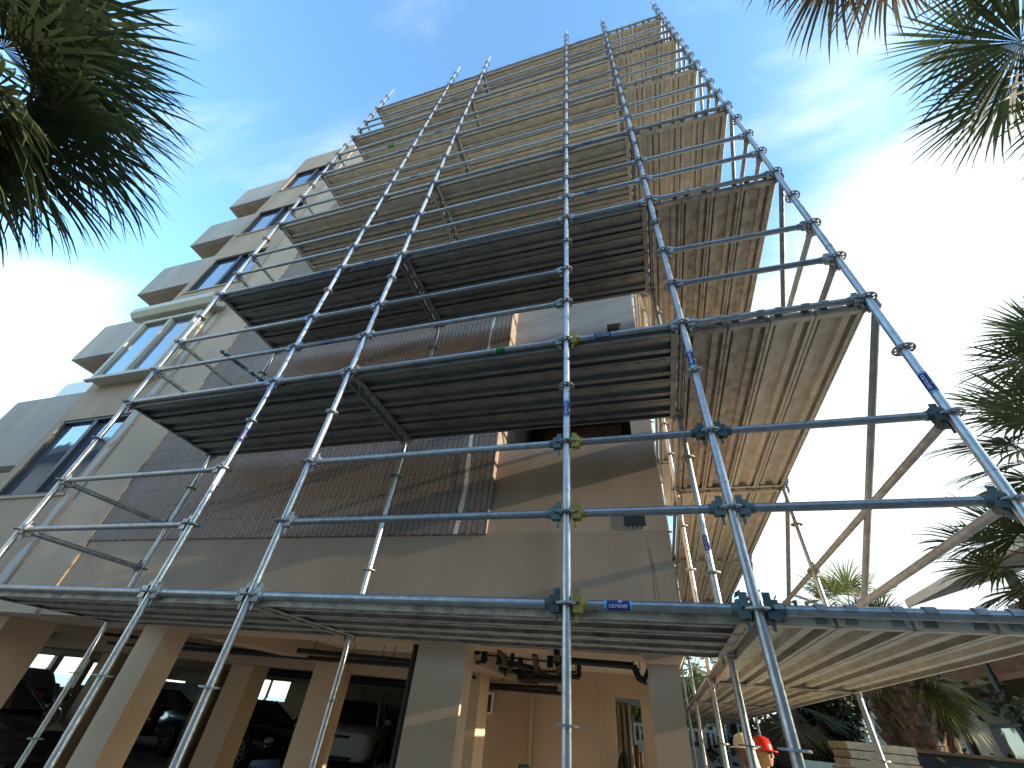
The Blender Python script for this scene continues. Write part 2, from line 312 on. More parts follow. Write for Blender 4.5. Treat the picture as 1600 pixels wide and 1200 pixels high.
# window bay to the left
WY = 1.35
wins = [(1.62, 3.15), (4.15, 5.75), (6.96, 8.42), (9.6, 10.95), (12.33, 13.68)]
WX0, WX1 = -9.78, -8.0
m = MB(); zprev = 0.02
for a, b in wins: m.box(-10.0, -7.72, WY, 1.6, zprev, a); zprev = b
m.box(-10.0, -7.72, WY, 1.6, zprev, 15.0)
zprev = 0.02
for a, b in wins: m.box(-10.0, WX0, WY, 1.6, a, b); m.box(WX1, -7.72, WY, 1.6, a, b)
m.build('wall', 'stucco', bl)
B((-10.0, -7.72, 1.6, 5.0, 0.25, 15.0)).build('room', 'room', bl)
m = MB(); m.prism([(-7.72, 1.375, 0.02), (-6.81, 1.40, 0.02), (-6.81, 1.9, 0.02), (-7.72, 1.9, 0.02)], (0, 0, 14.98)); m.build('pilaster', 'stucco_lt', bl)
# repair streaks on the pilaster edge
m = MB(); rs = random.Random(5)
for k in range(7):
    z = 0.4 + k * 0.85; x = -7.8 - rs.uniform(-.02, .06)
    n = 9; ring = []
    for i in range(n):
        a = 2 * math.pi * i / n; rr = rs.uniform(.5, 1.15); ring.append((x - 0.03 + 0.11 * rr * math.cos(a), WY - 0.003, z + 0.5 * rr * math.sin(a)))
    m.add(ring, [tuple(range(n))])
m.build('repair_patch', 'patch', bl)
def window(z0, z1, y=WY, x0=WX0, x1=WX1, fm='frame', t=0.05):
    f = B((x0, x1, y + 0.02, y + 0.14, z0, z0 + t), (x0, x1, y + 0.02, y + 0.14, z1 - t, z1), (x0, x0 + t, y + 0.02, y + 0.14, z0 + t, z1 - t), (x1 - t, x1, y + 0.02, y + 0.14, z0 + t, z1 - t),
          ((x0 + x1) / 2 - .05, (x0 + x1) / 2 + .05, y + 0.03, y + 0.13, z0 + t, z1 - t)).build('window', fm, bl)
    B((x0 + t, (x0 + x1) / 2 - .05, y + 0.08, y + 0.1, z0 + t, z1 - t)).build('pane', 'glass', f)
    B(((x0 + x1) / 2 + .05, x1 - t, y + 0.10, y + 0.12, z0 + t, z1 - t)).build('pane', 'glass', f)
    B((x0 - .03, x1 + .03, y - 0.03, y + 0.05, z0 - 0.045, z0 - 0.002)).build('sill', 'frame_lt' if fm != 'frame' else 'stucco_lt', f)
    return f
for i, (a, b) in enumerate(wins):
    if i != 1: window(a, b)
f = window(3.98, 5.7, y=1.12, x0=-9.72, x1=-8.0, fm='frame_lt', t=0.09)
B((-9.72, -8.0, 1.26, 1.36, 3.98, 5.9)).build('shutter_track', 'frame_lt', f)
m = MB(); c = Vector((-10.1, 1.12, 5.93)); ring = [Vector((0, 0.17 * math.cos(2 * math.pi * (i + .5) / 8), 0.17 * math.sin(2 * math.pi * (i + .5) / 8))) for i in range(8)]
m.prism([c + r for r in ring], (2.42, 0, 0)); sh = m.build('shutter_box', 'frame_lt', bl)
# parapet boxes of the corner balconies, seen past the window bay
for z0, z1, xa in ((2.62, 4.5, -13.9), (5.85, 7.15, -13.5), (8.6, 9.97, -13.62), (11.25, 12.6, -13.5), (13.95, 15.4, -13.56)):
    o = B((xa, -10.0, 1.88, 2.02, z0, z1), (xa, xa + 0.14, 2.02, 4.6, z0, z1)).build('balcony_parapet', 'stucco2', bl)
    B((xa + .14, -10.0, 2.02, 2.4, z0 + 0.0, z0 + 0.2), (xa + .14, -10.0, 4.2, 4.6, z0, z0 + 0.2), (xa + .14, xa + 0.5, 2.4, 4.2, z0, z0 + .2)).build('balcony_slab', 'stucco', bl)
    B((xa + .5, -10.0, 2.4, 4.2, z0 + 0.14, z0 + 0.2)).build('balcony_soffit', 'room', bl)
for z0 in (4.5, 7.15):
    B((-13.1, -10.4, 2.06, 2.1, z0 + 0.06, z0 + 0.62)).build('balcony_screen', 'white', bl)
    B((-13.1, -10.4, 2.04, 2.12, z0 + 0.0, z0 + 0.05)).build('screen_track', 'frame', bl)
B((-10.0, 0.66, 5.0, 14, 0.25, 14.6)).build('wall', 'stucco', bl)
# left end: projecting roof block over the window bay
# garage
B((-20.2, 0.64, 1.66, 14.2, 0.2, 0.24)).build('ceiling', 'conc', bl)
B((-20, -7.86, 1.65, 1.95, 0.03, 2.3)).build('wall', 'stucco', bl)
m = MB(); m.box(-20, 0.64, 1.95, 2.35, 0.03, 0.2)
for y in (4.6, 7.8, 11.2): m.box(-20, -2.7, y, y + 0.5, -0.12, 0.2)
for x in (-12.4, -8.6, -5.1, -2.1): m.box(x, x + 0.45, 2.35, 5.5, -0.02, 0.2)
m.build('beam', 'stucco_lt', bl)
B((-20, 0.62, 1.2, 14, G, G + 0.02)).build('garage_floor', 'gfloor', bl)
for x0, x1, y0, y1 in ((-1.68, -1.2, 1.66, 1.86), (-5.22, -4.87, 1.66, 1.96), (-8.45, -7.9, 1.75, 2.35)):
    B((x0, x1, y0, y1, G + .02, 0.028)).build('pillar', 'pillar', bl)
B((0.35, 0.585, 1.67, 1.95, G + .02, -0.06)).build('pillar', 'pillar', bl)
m = MB(); m.prism([(0.30, 1.66, 0.018), (0.645, 1.66, 0.018), (0.60, 1.66, -0.06), (0.345, 1.66, -0.06)], (0, 0.32, 0)); m.build('pillar_capital', 'pillar', bl)
for x0, x1, y0, y1 in ((-7.15, -6.65, 5.0, 5.4), (-4.95, -4.4, 4.5, 4.75), (-2.4, -1.95, 4.2, 4.6), (-10.6, -10.1, 5.0, 5.4), (-10.9, -10.4, 8.0, 8.4), (-13.9, -13.3, 5.0, 5.4)):
    B((x0, x1, y0, y1, G + .02, 0.0)).build('pillar', 'pillar', bl)
# garage back walls, with openings
B((-2.6, -0.25, 5.5, 5.65, G + .02, 0.2), (0.12, 0.44, 5.5, 5.65, G + .02, 0.2), (-0.25, 0.12, 5.5, 5.65, -0.09, 0.2)).build('wall', 'pillar', bl)
B((-2.75, -2.6, 5.5, 14, G + .02, 0.2)).build('wall', 'gwall', bl)
B((-15.0, -2.6, 14, 14.2, G + .02, -0.66), (-13.2, -2.6, 14, 14.2, -0.66, 0.2), (-18.4, -15.0, 14, 14.2, G + .02, 0.2), (-20, -19.7, 14, 14.2, G + .02, 0.2), (-19.7, -18.4, 14, 14.2, G + .02, -.9), (-19.7, -18.4, 14, 14.2, -.36, .2),
  (-15.0, -13.2, 14, 14.2, 0.13, 0.2), (-14.2, -14.1, 14.05, 14.1, -0.66, 0.13)).build('wall', 'gwall', bl)
m = MB()
for ya, yb, zb, zt in ((8.0, 9.9, -.9, .12), (10.1, 11.0, -.9, .12), (11.2, 12.0, -.8, .12)):
    m.box(-20.2, -20, ya, yb, G, zb)
    m.box(-20.2, -20, ya, yb, zt, .2)
for ya, yb in ((7.5, 8.0), (9.9, 10.1), (11.0, 11.2), (12.0, 14.2)): m.box(-20.2, -20, ya, yb, G, .2)
m.build('wall', 'stucco', bl)
m = MB()
for i in range(34): m.box(-19.5 + i * .085, -19.45 + i * .085, 13.9, 13.97, G + .02, -.42)
m.box(-19.5, -16.6, 13.96, 13.99, G + .02, -.42); m.build('corrugated_panel', 'corr', bl)
# small window in the end wall and the painted pipes
f = B((-2.4, -2.15, 5.44, 5.5, -0.45, -0.42), (-2.4, -2.15, 5.44, 5.5, -0.2, -0.17), (-2.4, -2.37, 5.44, 5.5, -0.42, -0.2), (-2.18, -2.15, 5.44, 5.5, -0.42, -0.2)).build('window', 'white', bl)
B((-2.37, -2.18, 5.46, 5.48, -.42, -.2)).build('pane', 'room', f)
for x in (-9.75, -8.9):
    MB().path([(x, 13.9, G), (x, 13.9, -1.2), (x - .1, 13.85, -.5), (x - .1, 13.85, -.1)], 0.055).build('pipe', 'wpipe', bl)
MB().path([(-1.52, 5.42, -1.0), (-1.52, 5.42, -0.05)], 0.03).build('pipe', 'wpipe', bl)
m = MB().path([(-1.52, 5.42, -1.0), (-1.62, 5.3, -1.0)], 0.035); m.ball((-1.45, 5.3, -1.05), .06); m.build('valve', 'green_bin', bl)
MB().path([(-0.47, 5.42, G), (-0.47, 5.42, .1)], 0.012).build('pipe', 'wpipe', bl)
# black drain pipes slung under the ceiling
def P3(px, py, z): return on(px, py, 2, z)
runs = [([(866, 1030), (990, 1040)], 0.02, 0.03), ([(740, 1058), (790, 1078), (868, 1078)], -0.08, 0.02),
        ([(745, 1040), (820, 1052), (878, 1060)], 0.03, 0.03), ([(780, 1012), (790, 1035), (835, 1045), (880, 1070)], 0.05, 0.034),
        ([(740, 1072), (870, 1076)], -0.1, 0.03), ([(738, 1058), (755, 1058), (757, 1040)], 0.02, 0.022), ([(735, 1020), (748, 1018)], .1, .03)]
for pts, z, r in runs:
    q = [P3(a, b, z) for a, b in pts]
    q = [Vector((max(v[0], -4.4), min(v[1], 5.3), v[2])) for v in q]
    m = MB().path(q, r)
    for v in q: m.tube(v, (v[0], v[1], 0.2), 0.005, 6)
    m.build('drain_pipe', 'pvc', bl)
for pts, z, r_ in (([(742, 1048), (900, 1050)], .06, .014), ([(760, 1030), (762, 1072)], .0, .02), ([(800, 1040), (802, 1068), (850, 1070)], .0, .024), ([(835, 1020), (838, 1050)], .04, .03),
                   ([(870, 1018), (874, 1055), (905, 1058)], .02, .03), ([(745, 1022), (860, 1034), (1000, 1046)], .12, .010), ([(812, 1060), (888, 1062)], -.04, .04), ([(700, 1070), (880, 1084)], -.12, .024)):
    q = [P3(a_, b_, z) for a_, b_ in pts]; q = [Vector((max(v_[0], -3.4), min(v_[1], 5.3), v_[2])) for v_ in q]; m = MB().path(q, r_, 8)
    for v_ in q[:1] + q[-1:]: m.tube(v_, (v_[0], v_[1], .2), r_ if r_ > .02 else .005, 8)
    m.build('drain_pipe', 'pvc', bl)
v0 = P3(990, 1040, 0.02)
MB().path([v0, v0 + Vector((.04, 0, -.1)), v0 + Vector((.1, 0, -.12)), v0 + Vector((.15, 0, -.02)), v0 + Vector((.15, 0, .18))], 0.03).build('drain_trap', 'pvc', bl)
for px, py in ((758, 1010), (782, 1012), (860, 1015), (872, 1012)):
    v = P3(px, py, 0.12); MB().path([v + Vector((0, 0, .08)), v - Vector((0, 0, .16))], 0.034).build('drain_pipe', 'pvc', bl)
MB().path([(-1.82, 1.9, G), (-1.82, 1.9, 0.0)], 0.04).build('downpipe', 'pvc', bl)
for x0, y, x1, y1, z, r in ((-8, 3.0, -5.2, 4.3, 0.02, .022), (-9, 3.9, -2.4, 3.9, -.02, .03), (-9, 6.9, -2.8, 7.0, -.1, .07), (-4.3, 3.2, -2.1, 3.7, .0, .03)):
    m = MB().path([(x0, y, z), (x1, y1, z)], r)
    for t in (.1, .35, .6, .85): a = Vector((x0, y, z)).lerp(Vector((x1, y1, z)), t); m.tube(a, (a[0], a[1], .2), .005, 6)
    m.build('drain_pipe', 'pvc', bl)

# ------------------------------------------------------------------ the scaffold
S = dict(S1=-5.182, S2=-3.048, S3=-2.134, S4=0.0, S5=0.914, S6=2.134)
IY = 1.219; BAY = 2.9; TR = 0.0242; TOPZ = 13.15
scf = thing('tube_scaffold', (0, 0, G), 'tall galvanized tube scaffold wrapping the corner of the beige building', 'scaffold')
def dist(p): return (Vector(p) - CAM).length
def rosette(m, c, r0=TR + .001, R1=0.061):
    x, y, z = c; n = 24; h = 0.0045
    def ann(ra, rb):
        vs = []
        for k in (-h, h):
            for rr in (ra, rb): vs += [(x + rr * math.cos(2 * math.pi * i / n), y + rr * math.sin(2 * math.pi * i / n), z + k) for i in range(n)]
        fs = []
        for i in range(n):
            j = (i + 1) % n
            fs += [(i, n + i, n + j, j), (2 * n + i, 2 * n + j, 3 * n + j, 3 * n + i), (n + i, 3 * n + i, 3 * n + j, n + j), (i, j, 2 * n + j, 2 * n + i)]
        m.add(vs, fs)
    ann(r0, 0.035); ann(0.051, R1)
    for i in range(8):
        a = math.pi * 2 * (i + .5) / 8; d = Vector((math.cos(a), math.sin(a), 0)); e = Vector((-math.sin(a), math.cos(a), 0))
        m.obox(Vector(c) + d * 0.043, d, e, (0, 0, 1), 0.009, 0.0048 if i % 2 else 0.009, h)
stds = [(x, 0.0, 27) for x in S.values()] + [(S['S1'], IY, 26), (S['S3'], IY, 26), (S['S5'], IY, 26)] + [(S['S6'], BAY * k, 26) for k in range(1, 6)] + [(S['S5'], BAY * k, 26) for k in range(1, 6)]
spots = []
for i, (x, y, top) in enumerate(stds):
    m = MB(); m.tube((x, y, G + 0.14), (x, y, top * .5 + .17), TR, 18)
    for z in (-1.35, 0.65, 2.65, 4.65, 6.65, 8.65, 10.65): m.tube((x, y, z - 0.0), (x, y, z + 0.012), TR + 0.0025, 18)
    o = m.build('standard', 'galv', scf)
    m2 = B((x - .075, x + .075, y - .075, y + .075, G, G + .008)); m2.tube((x, y, G), (x, y, G + .3), .018, 10); m2.tube((x, y, G + .12), (x, y, G + .15), .045, 10); m2.build('base_jack', 'galv2', o)
    for k in range(-3, top + 1):
        if k == top: continue
        spots.append((dist((x, y, k * .5)), (x, y, k * .5), o))
spots.sort(key=lambda s: s[0])
far = MB()
for i, (d, p, o) in enumerate(spots):
    if i < 100: m = MB(); rosette(m, p); m.build('rosette', 'galv2', o)
    else: rosette(far, p)
tag(far.build('rosette_set', 'galv2', scf), kind='stuff')
headn = [0]
def head(m, p, d):            # wedge head gripping the rosette at p, pointing along unit d (into the ledger)
    d = Vector(d); e = Vector((0, 0, 1)); s_ = d.cross(e).normalized()
    c = Vector(p) + d * 0.062
    m.obox(c + e * .024, d, s_, e, .026, .021, .017); m.obox(c - e * .024, d, s_, e, .026, .021, .017)
    m.obox(c + d * .018, d, s_, e, .010, .022, .04)
    m.tube(Vector(p) + d * 0.085, Vector(p) + d * 0.115, .029, 12)
def wedge(m, p, d):
    d = Vector(d); e = Vector((0, 0, 1)); s_ = d.cross(e).normalized(); c = Vector(p) + d * 0.052
    m.obox(c + e * .052, d, s_, e, .017, .004, .024); m.obox(c - e * .058, d, s_, e, .007, .004, .03); m.obox(c, d, s_, e, .012, .004, .045)
def ledger(name, p, q, matn='ledg_shade', hm=None):
    p, q = Vector(p), Vector(q); d = (q - p).normalized()
    m = MB(); m.tube(p + d * .10, q - d * .10, TR, 16); near = min(dist(p), dist(q)) < 4.2
    if not near:
        for a, b in ((p, d), (q, -d)): head(m, a, b); wedge(m, a, b)
    o = m.build(name, matn, scf)
    if near:
        for a, b in ((p, d), (q, -d)):
            h = MB(); head(h, a, b); wedge(h, a, b)
            mm = 'yellow' if (abs(a[0]) < .01 and b[0] > .5) else ('teal' if dist(a) < 3.4 else 'galv2')
            h.build('wedge_head', mm, o)
    return o
FR = [(S['S1'], S['S2']), (S['S2'], S['S3']), (S['S3'], S['S4']), (S['S4'], S['S5']), (S['S5'], S['S6'])]
LED = {}
for k in range(7):
    z = 2.0 * k
    for j, (a, b) in enumerate(FR): LED[(j, z)] = ledger('ledger', (a, 0, z), (b, 0, z), 'ledg_shade')
    ledger('ledger', (S['S1'], IY, z), (S['S3'], IY, z), 'galv2'); ledger('ledger', (S['S3'], IY, z), (S['S5'], IY, z), 'galv2')
    for x in (S['S1'], S['S3'], S['S5']): ledger('transom', (x, 0, z), (x, IY, z), 'galv2')
    nb = 5 if k < 2 else (3 if k == 2 else 2)
    for b in range(nb):
        ledger('ledger', (S['S6'], BAY * b, z), (S['S6'], BAY * (b + 1), z), 'galv2')
        ledger('transom', (S['S5'], BAY * (b + 1), z), (S['S6'], BAY * (b + 1), z), 'galv2')
        ledger('ledger', (S['S5'], IY if b == 0 else BAY * b, z), (S['S5'], BAY * (b + 1), z), 'galv2')
    if k == 6: continue
    for dz, nm in ((0.5, 'mid_rail'), (1.0, 'top_rail')):
        for j, (a, b) in enumerate(FR):
            if k == 0 and j == 1: continue
            if k == 1 and j == 3: continue
            LED[(j, z + dz)] = ledger(nm, (a, 0, z + dz), (b, 0, z + dz))
        ledger(nm, (S['S1'], 0, z + dz), (S['S1'], IY, z + dz), 'galv2')
        for b in range(nb): ledger(nm, (S['S6'], BAY * b, z + dz), (S['S6'], BAY * (b + 1), z + dz), 'galv2')
# left-hand continuation of the lowest ledger
ledger('ledger', (S['S1'] - 3.048, 0, 0), (S['S1'], 0, 0))
o = MB().tube((S['S1'] - 3.048, 0, G), (S['S1'] - 3.048, 0, 1.2), TR, 16).build('standard', 'galv', scf)
def diag(p, q, r=0.0242):
    p, q = Vector(p), Vector(q); m = MB(); m.tube(p, q, r, 14)
    for a in (p, q): m.obox(a, (0, 1, 0), (1, 0, 0), (0, 0, 1), .03, .012, .035)
    m.build('diagonal_brace', 'galv2', scf)
DX = S['S6'] + .045
for k in range(6): diag((DX, .03, 2 * k + 1.95), (DX, BAY - .04, 2 * k + .03))
for k in range(2):
    for b in range(1, 5): diag((DX, BAY * b + .03, 2 * k + 1.95), (DX, BAY * (b + 1) - .04, 2 * k + .03))
a = on(345, 548, 1, .35); b = on(425, 606, 1, 1.24)
m = MB(); m.tube(a, b, TR, 14); m.obox(b, (0, 1, 0), (1, 0, 0), (0, 0, 1), .04, .03, .03); tag(m.build('wall_tie', 'bluepaint', scf), 'short tube with chipped blue paint')
# stickers wrapped round the tubes
def sticker(par, base, ax, nrm, L=0.13, full=True, arc=62, r=TR):
    ax, nrm = Vector(ax).normalized(), Vector(nrm).normalized(); nrm = (nrm - ax * nrm.dot(ax)).normalized(); e = nrm.cross(ax)
    if full == 'flip': pass
    def patch(u0, u1, t0, t1, rr, n=12):
        vs = []; 
        for i in range(n + 1):
            t = R_(t0 + (t1 - t0) * i / n); dv = nrm * math.cos(t) + e * math.sin(t)
            vs += [Vector(base) + ax * u0 + dv * rr, Vector(base) + ax * u1 + dv * rr]
        return vs, [(2 * i, 2 * i + 1, 2 * i + 3, 2 * i + 2) for i in range(n)]
    m = MB(); m.add(*patch(-L / 2, L / 2, -arc, arc, r + .0009), True); s = m.build('sticker', 'cyan', par)
    m = MB(); m.add(*patch(-L / 2 * .82, L / 2 * .82, -arc + 3, arc - 3, r + .0014), True); m.build('sticker_field', 'navy', s)
    cu = bpy.data.curves.new('txt', 'FONT'); cu.body = 'coronet'; cu.align_x = 'CENTER'; cu.size = 1.0; to = bpy.data.objects.new('txt', cu); C.objects.link(to)
    dg = bpy.context.evaluated_depsgraph_get(); dg.update(); me = bpy.data.meshes.new_from_object(to.evaluated_get(dg))
    xs_ = [v.co.x for v in me.vertices]; wd = max(xs_) - min(xs_); k = L * 0.68 / wd
    def mp_(x, y):
        ang = (y * k * 1.15 - .013) / (r + .002) ; dv = nrm * math.cos(ang) + e * math.sin(ang); return Vector(base) + ax * (x * k) + dv * (r + .0022)
    m = MB(); m.add([mp_(v.co.x, v.co.y) for v in me.vertices], [tuple(p.vertices) for p in me.polygons])
    cx_, cy_ = .35, 1.05; n = 14
    for ra, rb in ((.22, .3), (0, .12)):
        vs = [mp_(cx_ + q * math.cos(2 * math.pi * i / n), cy_ + q * math.sin(2 * math.pi * i / n)) for q in (ra, rb) for i in range(n)]
        m.add(vs, [(i, (i + 1) % n, n + (i + 1) % n, n + i) for i in range(n)])
    m.build('sticker_lettering', 'ink', s)
    bpy.data.objects.remove(to); bpy.data.curves.remove(cu); bpy.data.meshes.remove(me)
def view(p): v = CAM - Vector(p); v[2] *= .6; return v
p = (0.27, 0, 0); sticker(LED[(3, 0)], p, (1, 0, 0), view(p), L=0.14)
for z in (2, 4.5, 6.0, 7.5, 9.0, 11.0, 12.0):
    if (3, z) in LED: p = (0.30, 0, z); sticker(LED[(3, z)], p, (1, 0, 0), (0, -1, -.5), L=0.16)
for j, z, x in ((0, 4.0, -3.3), (1, 2.5, -2.6), (0, 8.0, -3.3), (1, 6.5, -2.6), (1, 8.5, -2.6), (1, 10.5, -2.6), (1, 12, -2.55), (1, 4.0, -2.6), (1, 5.0, -2.6)):
    if (j, z) in LED: p = (x, 0, z); sticker(LED[(j, z)], p, (1, 0, 0), (0, -1, -.5), L=0.16)
def std_of(i): return [o for o in scf.children if o.name.startswith('standard')][i]
for i, z in ((1, 1.35), (3, 1.28), (4, 1.62), (5, 1.22), (8, .72), (4, 4.8), (2, 7.8)):
    x, y, t = stds[i]; o = std_of(i); p = (x, y, z); sticker(o, p, (0, 0, -1), CAM - Vector(p), L=0.15)
MB().tube((-0.62, 0, 2), (-0.54, 0, 2), TR + .0012, 16).build('tape_band', 'greentape', LED[(2, 2.0)])
MB().tube((-3.75, 0, 8.5), (-3.6, 0, 8.5), TR + .0012, 16).build('tape_band', 'greentape', LED[(0, 8.5)])
p = (S['S2'], 0, .93); m = MB(); m.tube((S['S2'], 0, .84), (S['S2'], 0, 1.0), TR + .001, 16); 
m.build('label_sleeve', 'white', std_of(1))

# ------------------------------------------------------------------ steel planks
PW = 0.283
def plank_mesh(L):
    # cross-section across width (u), sheet 2.5 mm thick; length along +X from 0 to L
    t = 0.0028
    prof = [(0.022, -.066), (0.0, -.066), (0.0, 0.0), (.044, 0.0), (.050, -.042), (.092, -.042), (.098, 0.0), (.185, 0.0), (.191, -.042), (.233, -.042), (.239, 0.0), (PW, 0.0), (PW, -.066), (PW - .022, -.066)]
    inner = [(0.022, -.063), (t, -.063), (t, -t), (.0415, -t), (.0475, -.0448), (.0945, -.0448), (.1005, -t), (.1825, -t), (.1885, -.0448), (.2355, -.0448), (.2415, -t), (PW - t, -t), (PW - t, -.063), (PW - .022, -.063)]
    n = len(prof); m = MB(); a, b = 0.045, L - 0.045
    vs = [(x, u, v) for x in (a, b) for u, v in prof] + [(x, u, v) for x in (a, b) for u, v in inner]
    fs = []
    for i in range(n - 1): fs += [(i, i + 1, n + i + 1, n + i), (2 * n + i, 3 * n + i, 3 * n + i + 1, 2 * n + i + 1)]
    fs += [(0, n, 3 * n, 2 * n), (n - 1, 3 * n - 1, 4 * n - 1, 2 * n - 1)]
    m.add(vs, fs)
    for x0, x1 in ((a, a + .004), (b - .004, b)): m.box(x0, x1, .003, PW - .003, -.060, -.003)
    for x0, x1 in ((a + .004, a + .045), (b - .045, b - .004)): m.box(x0, x1, .004, PW - .004, -.064, -.061)
    m.box(a - .006, a, .01, PW - .01, -.045, -.03); m.box(b, b + .006, .01, PW - .01, -.045, -.03)
    return m
def hook_mesh():
    m = MB(); n = 8; r0, r1 = .0255, .0295; w_ = .022
    vs = []
    for i in range(n + 1):
        t = R_(-20 + 205 * i / n)
        for rr in (r0, r1):
            for s_ in (-w_, w_): vs.append((math.cos(t) * rr, s_, math.sin(t) * rr))
    fs = []
    for i in range(n):
        o = i * 4; fs += [(o, o + 4, o + 5, o + 1), (o + 2, o + 3, o + 7, o + 6), (o, o + 2, o + 6, o + 4), (o + 1, o + 5, o + 7, o + 3)]
    fs += [(0, 1, 3, 2), (n * 4, n * 4 + 2, n * 4 + 3, n * 4 + 1)]
    m.add(vs, fs); m.box(.0285, .048, -w_, w_, -.045, .008); return m
hm_ = hook_mesh()
def mk(mb, nm, mt): 
    o = mb.build(nm, mt); me = o.data; bpy.data.objects.remove(o); return me
HOOK = mk(hm_, 'hook', 'galv2')
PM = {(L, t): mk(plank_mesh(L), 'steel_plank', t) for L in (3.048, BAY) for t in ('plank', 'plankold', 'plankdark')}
lev = ['lowest', 'second', 'third', 'fourth', 'fifth', 'sixth', 'topmost']
pos = ['outermost', 'second outermost', 'second innermost', 'innermost']
def plank(L, loc, rot, label, group, old=False):
    o = bpy.data.objects.new('steel_plank', PM[(L, old or 'plank')]); C.objects.link(o); o.location = loc; o.rotation_euler = (0, 0, rot)
    tag(o, label, 'scaffold plank', group)
    for xx, fl in ((0, 0), (L, math.pi)):
        for u in (.055, PW - .055):
            h = bpy.data.objects.new('hook', HOOK); C.objects.link(h); h.parent = o; h.location = (xx, u, -.008); h.rotation_euler = (0, 0, fl)
rp = random.Random(11)
PZ = .010
for k in range(7):
    for bi, x0 in enumerate((S['S1'], S['S3'])):
        for i in range(4):
            y = .030 + i * (PW + .0085)
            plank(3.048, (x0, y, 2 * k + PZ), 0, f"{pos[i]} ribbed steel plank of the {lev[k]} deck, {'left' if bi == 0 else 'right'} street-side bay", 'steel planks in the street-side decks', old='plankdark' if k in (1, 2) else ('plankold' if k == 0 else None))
sb = ['corner bay', 'second bay from the corner', 'third bay from the corner', 'fourth bay from the corner', 'last bay from the corner']
for k in range(7):
    nb = 5 if k < 2 else (3 if k == 2 else 2)
    for b in range(nb):
        for i in range(4):
            x = S['S6'] - .030 - i * (PW + .0085)
            if k == 6 and i == 2: x -= .0
            plank(BAY, (x, BAY * b, 2 * k + PZ), math.pi / 2, f"{pos[i]} ribbed steel plank of the {lev[k]} side deck, {sb[b]}", 'steel planks in the decks along the side', old=('plankold' if (k == 1 and i >= 2 and b == 0) else 'plankold' if (k == 2 and b == 0) else None))

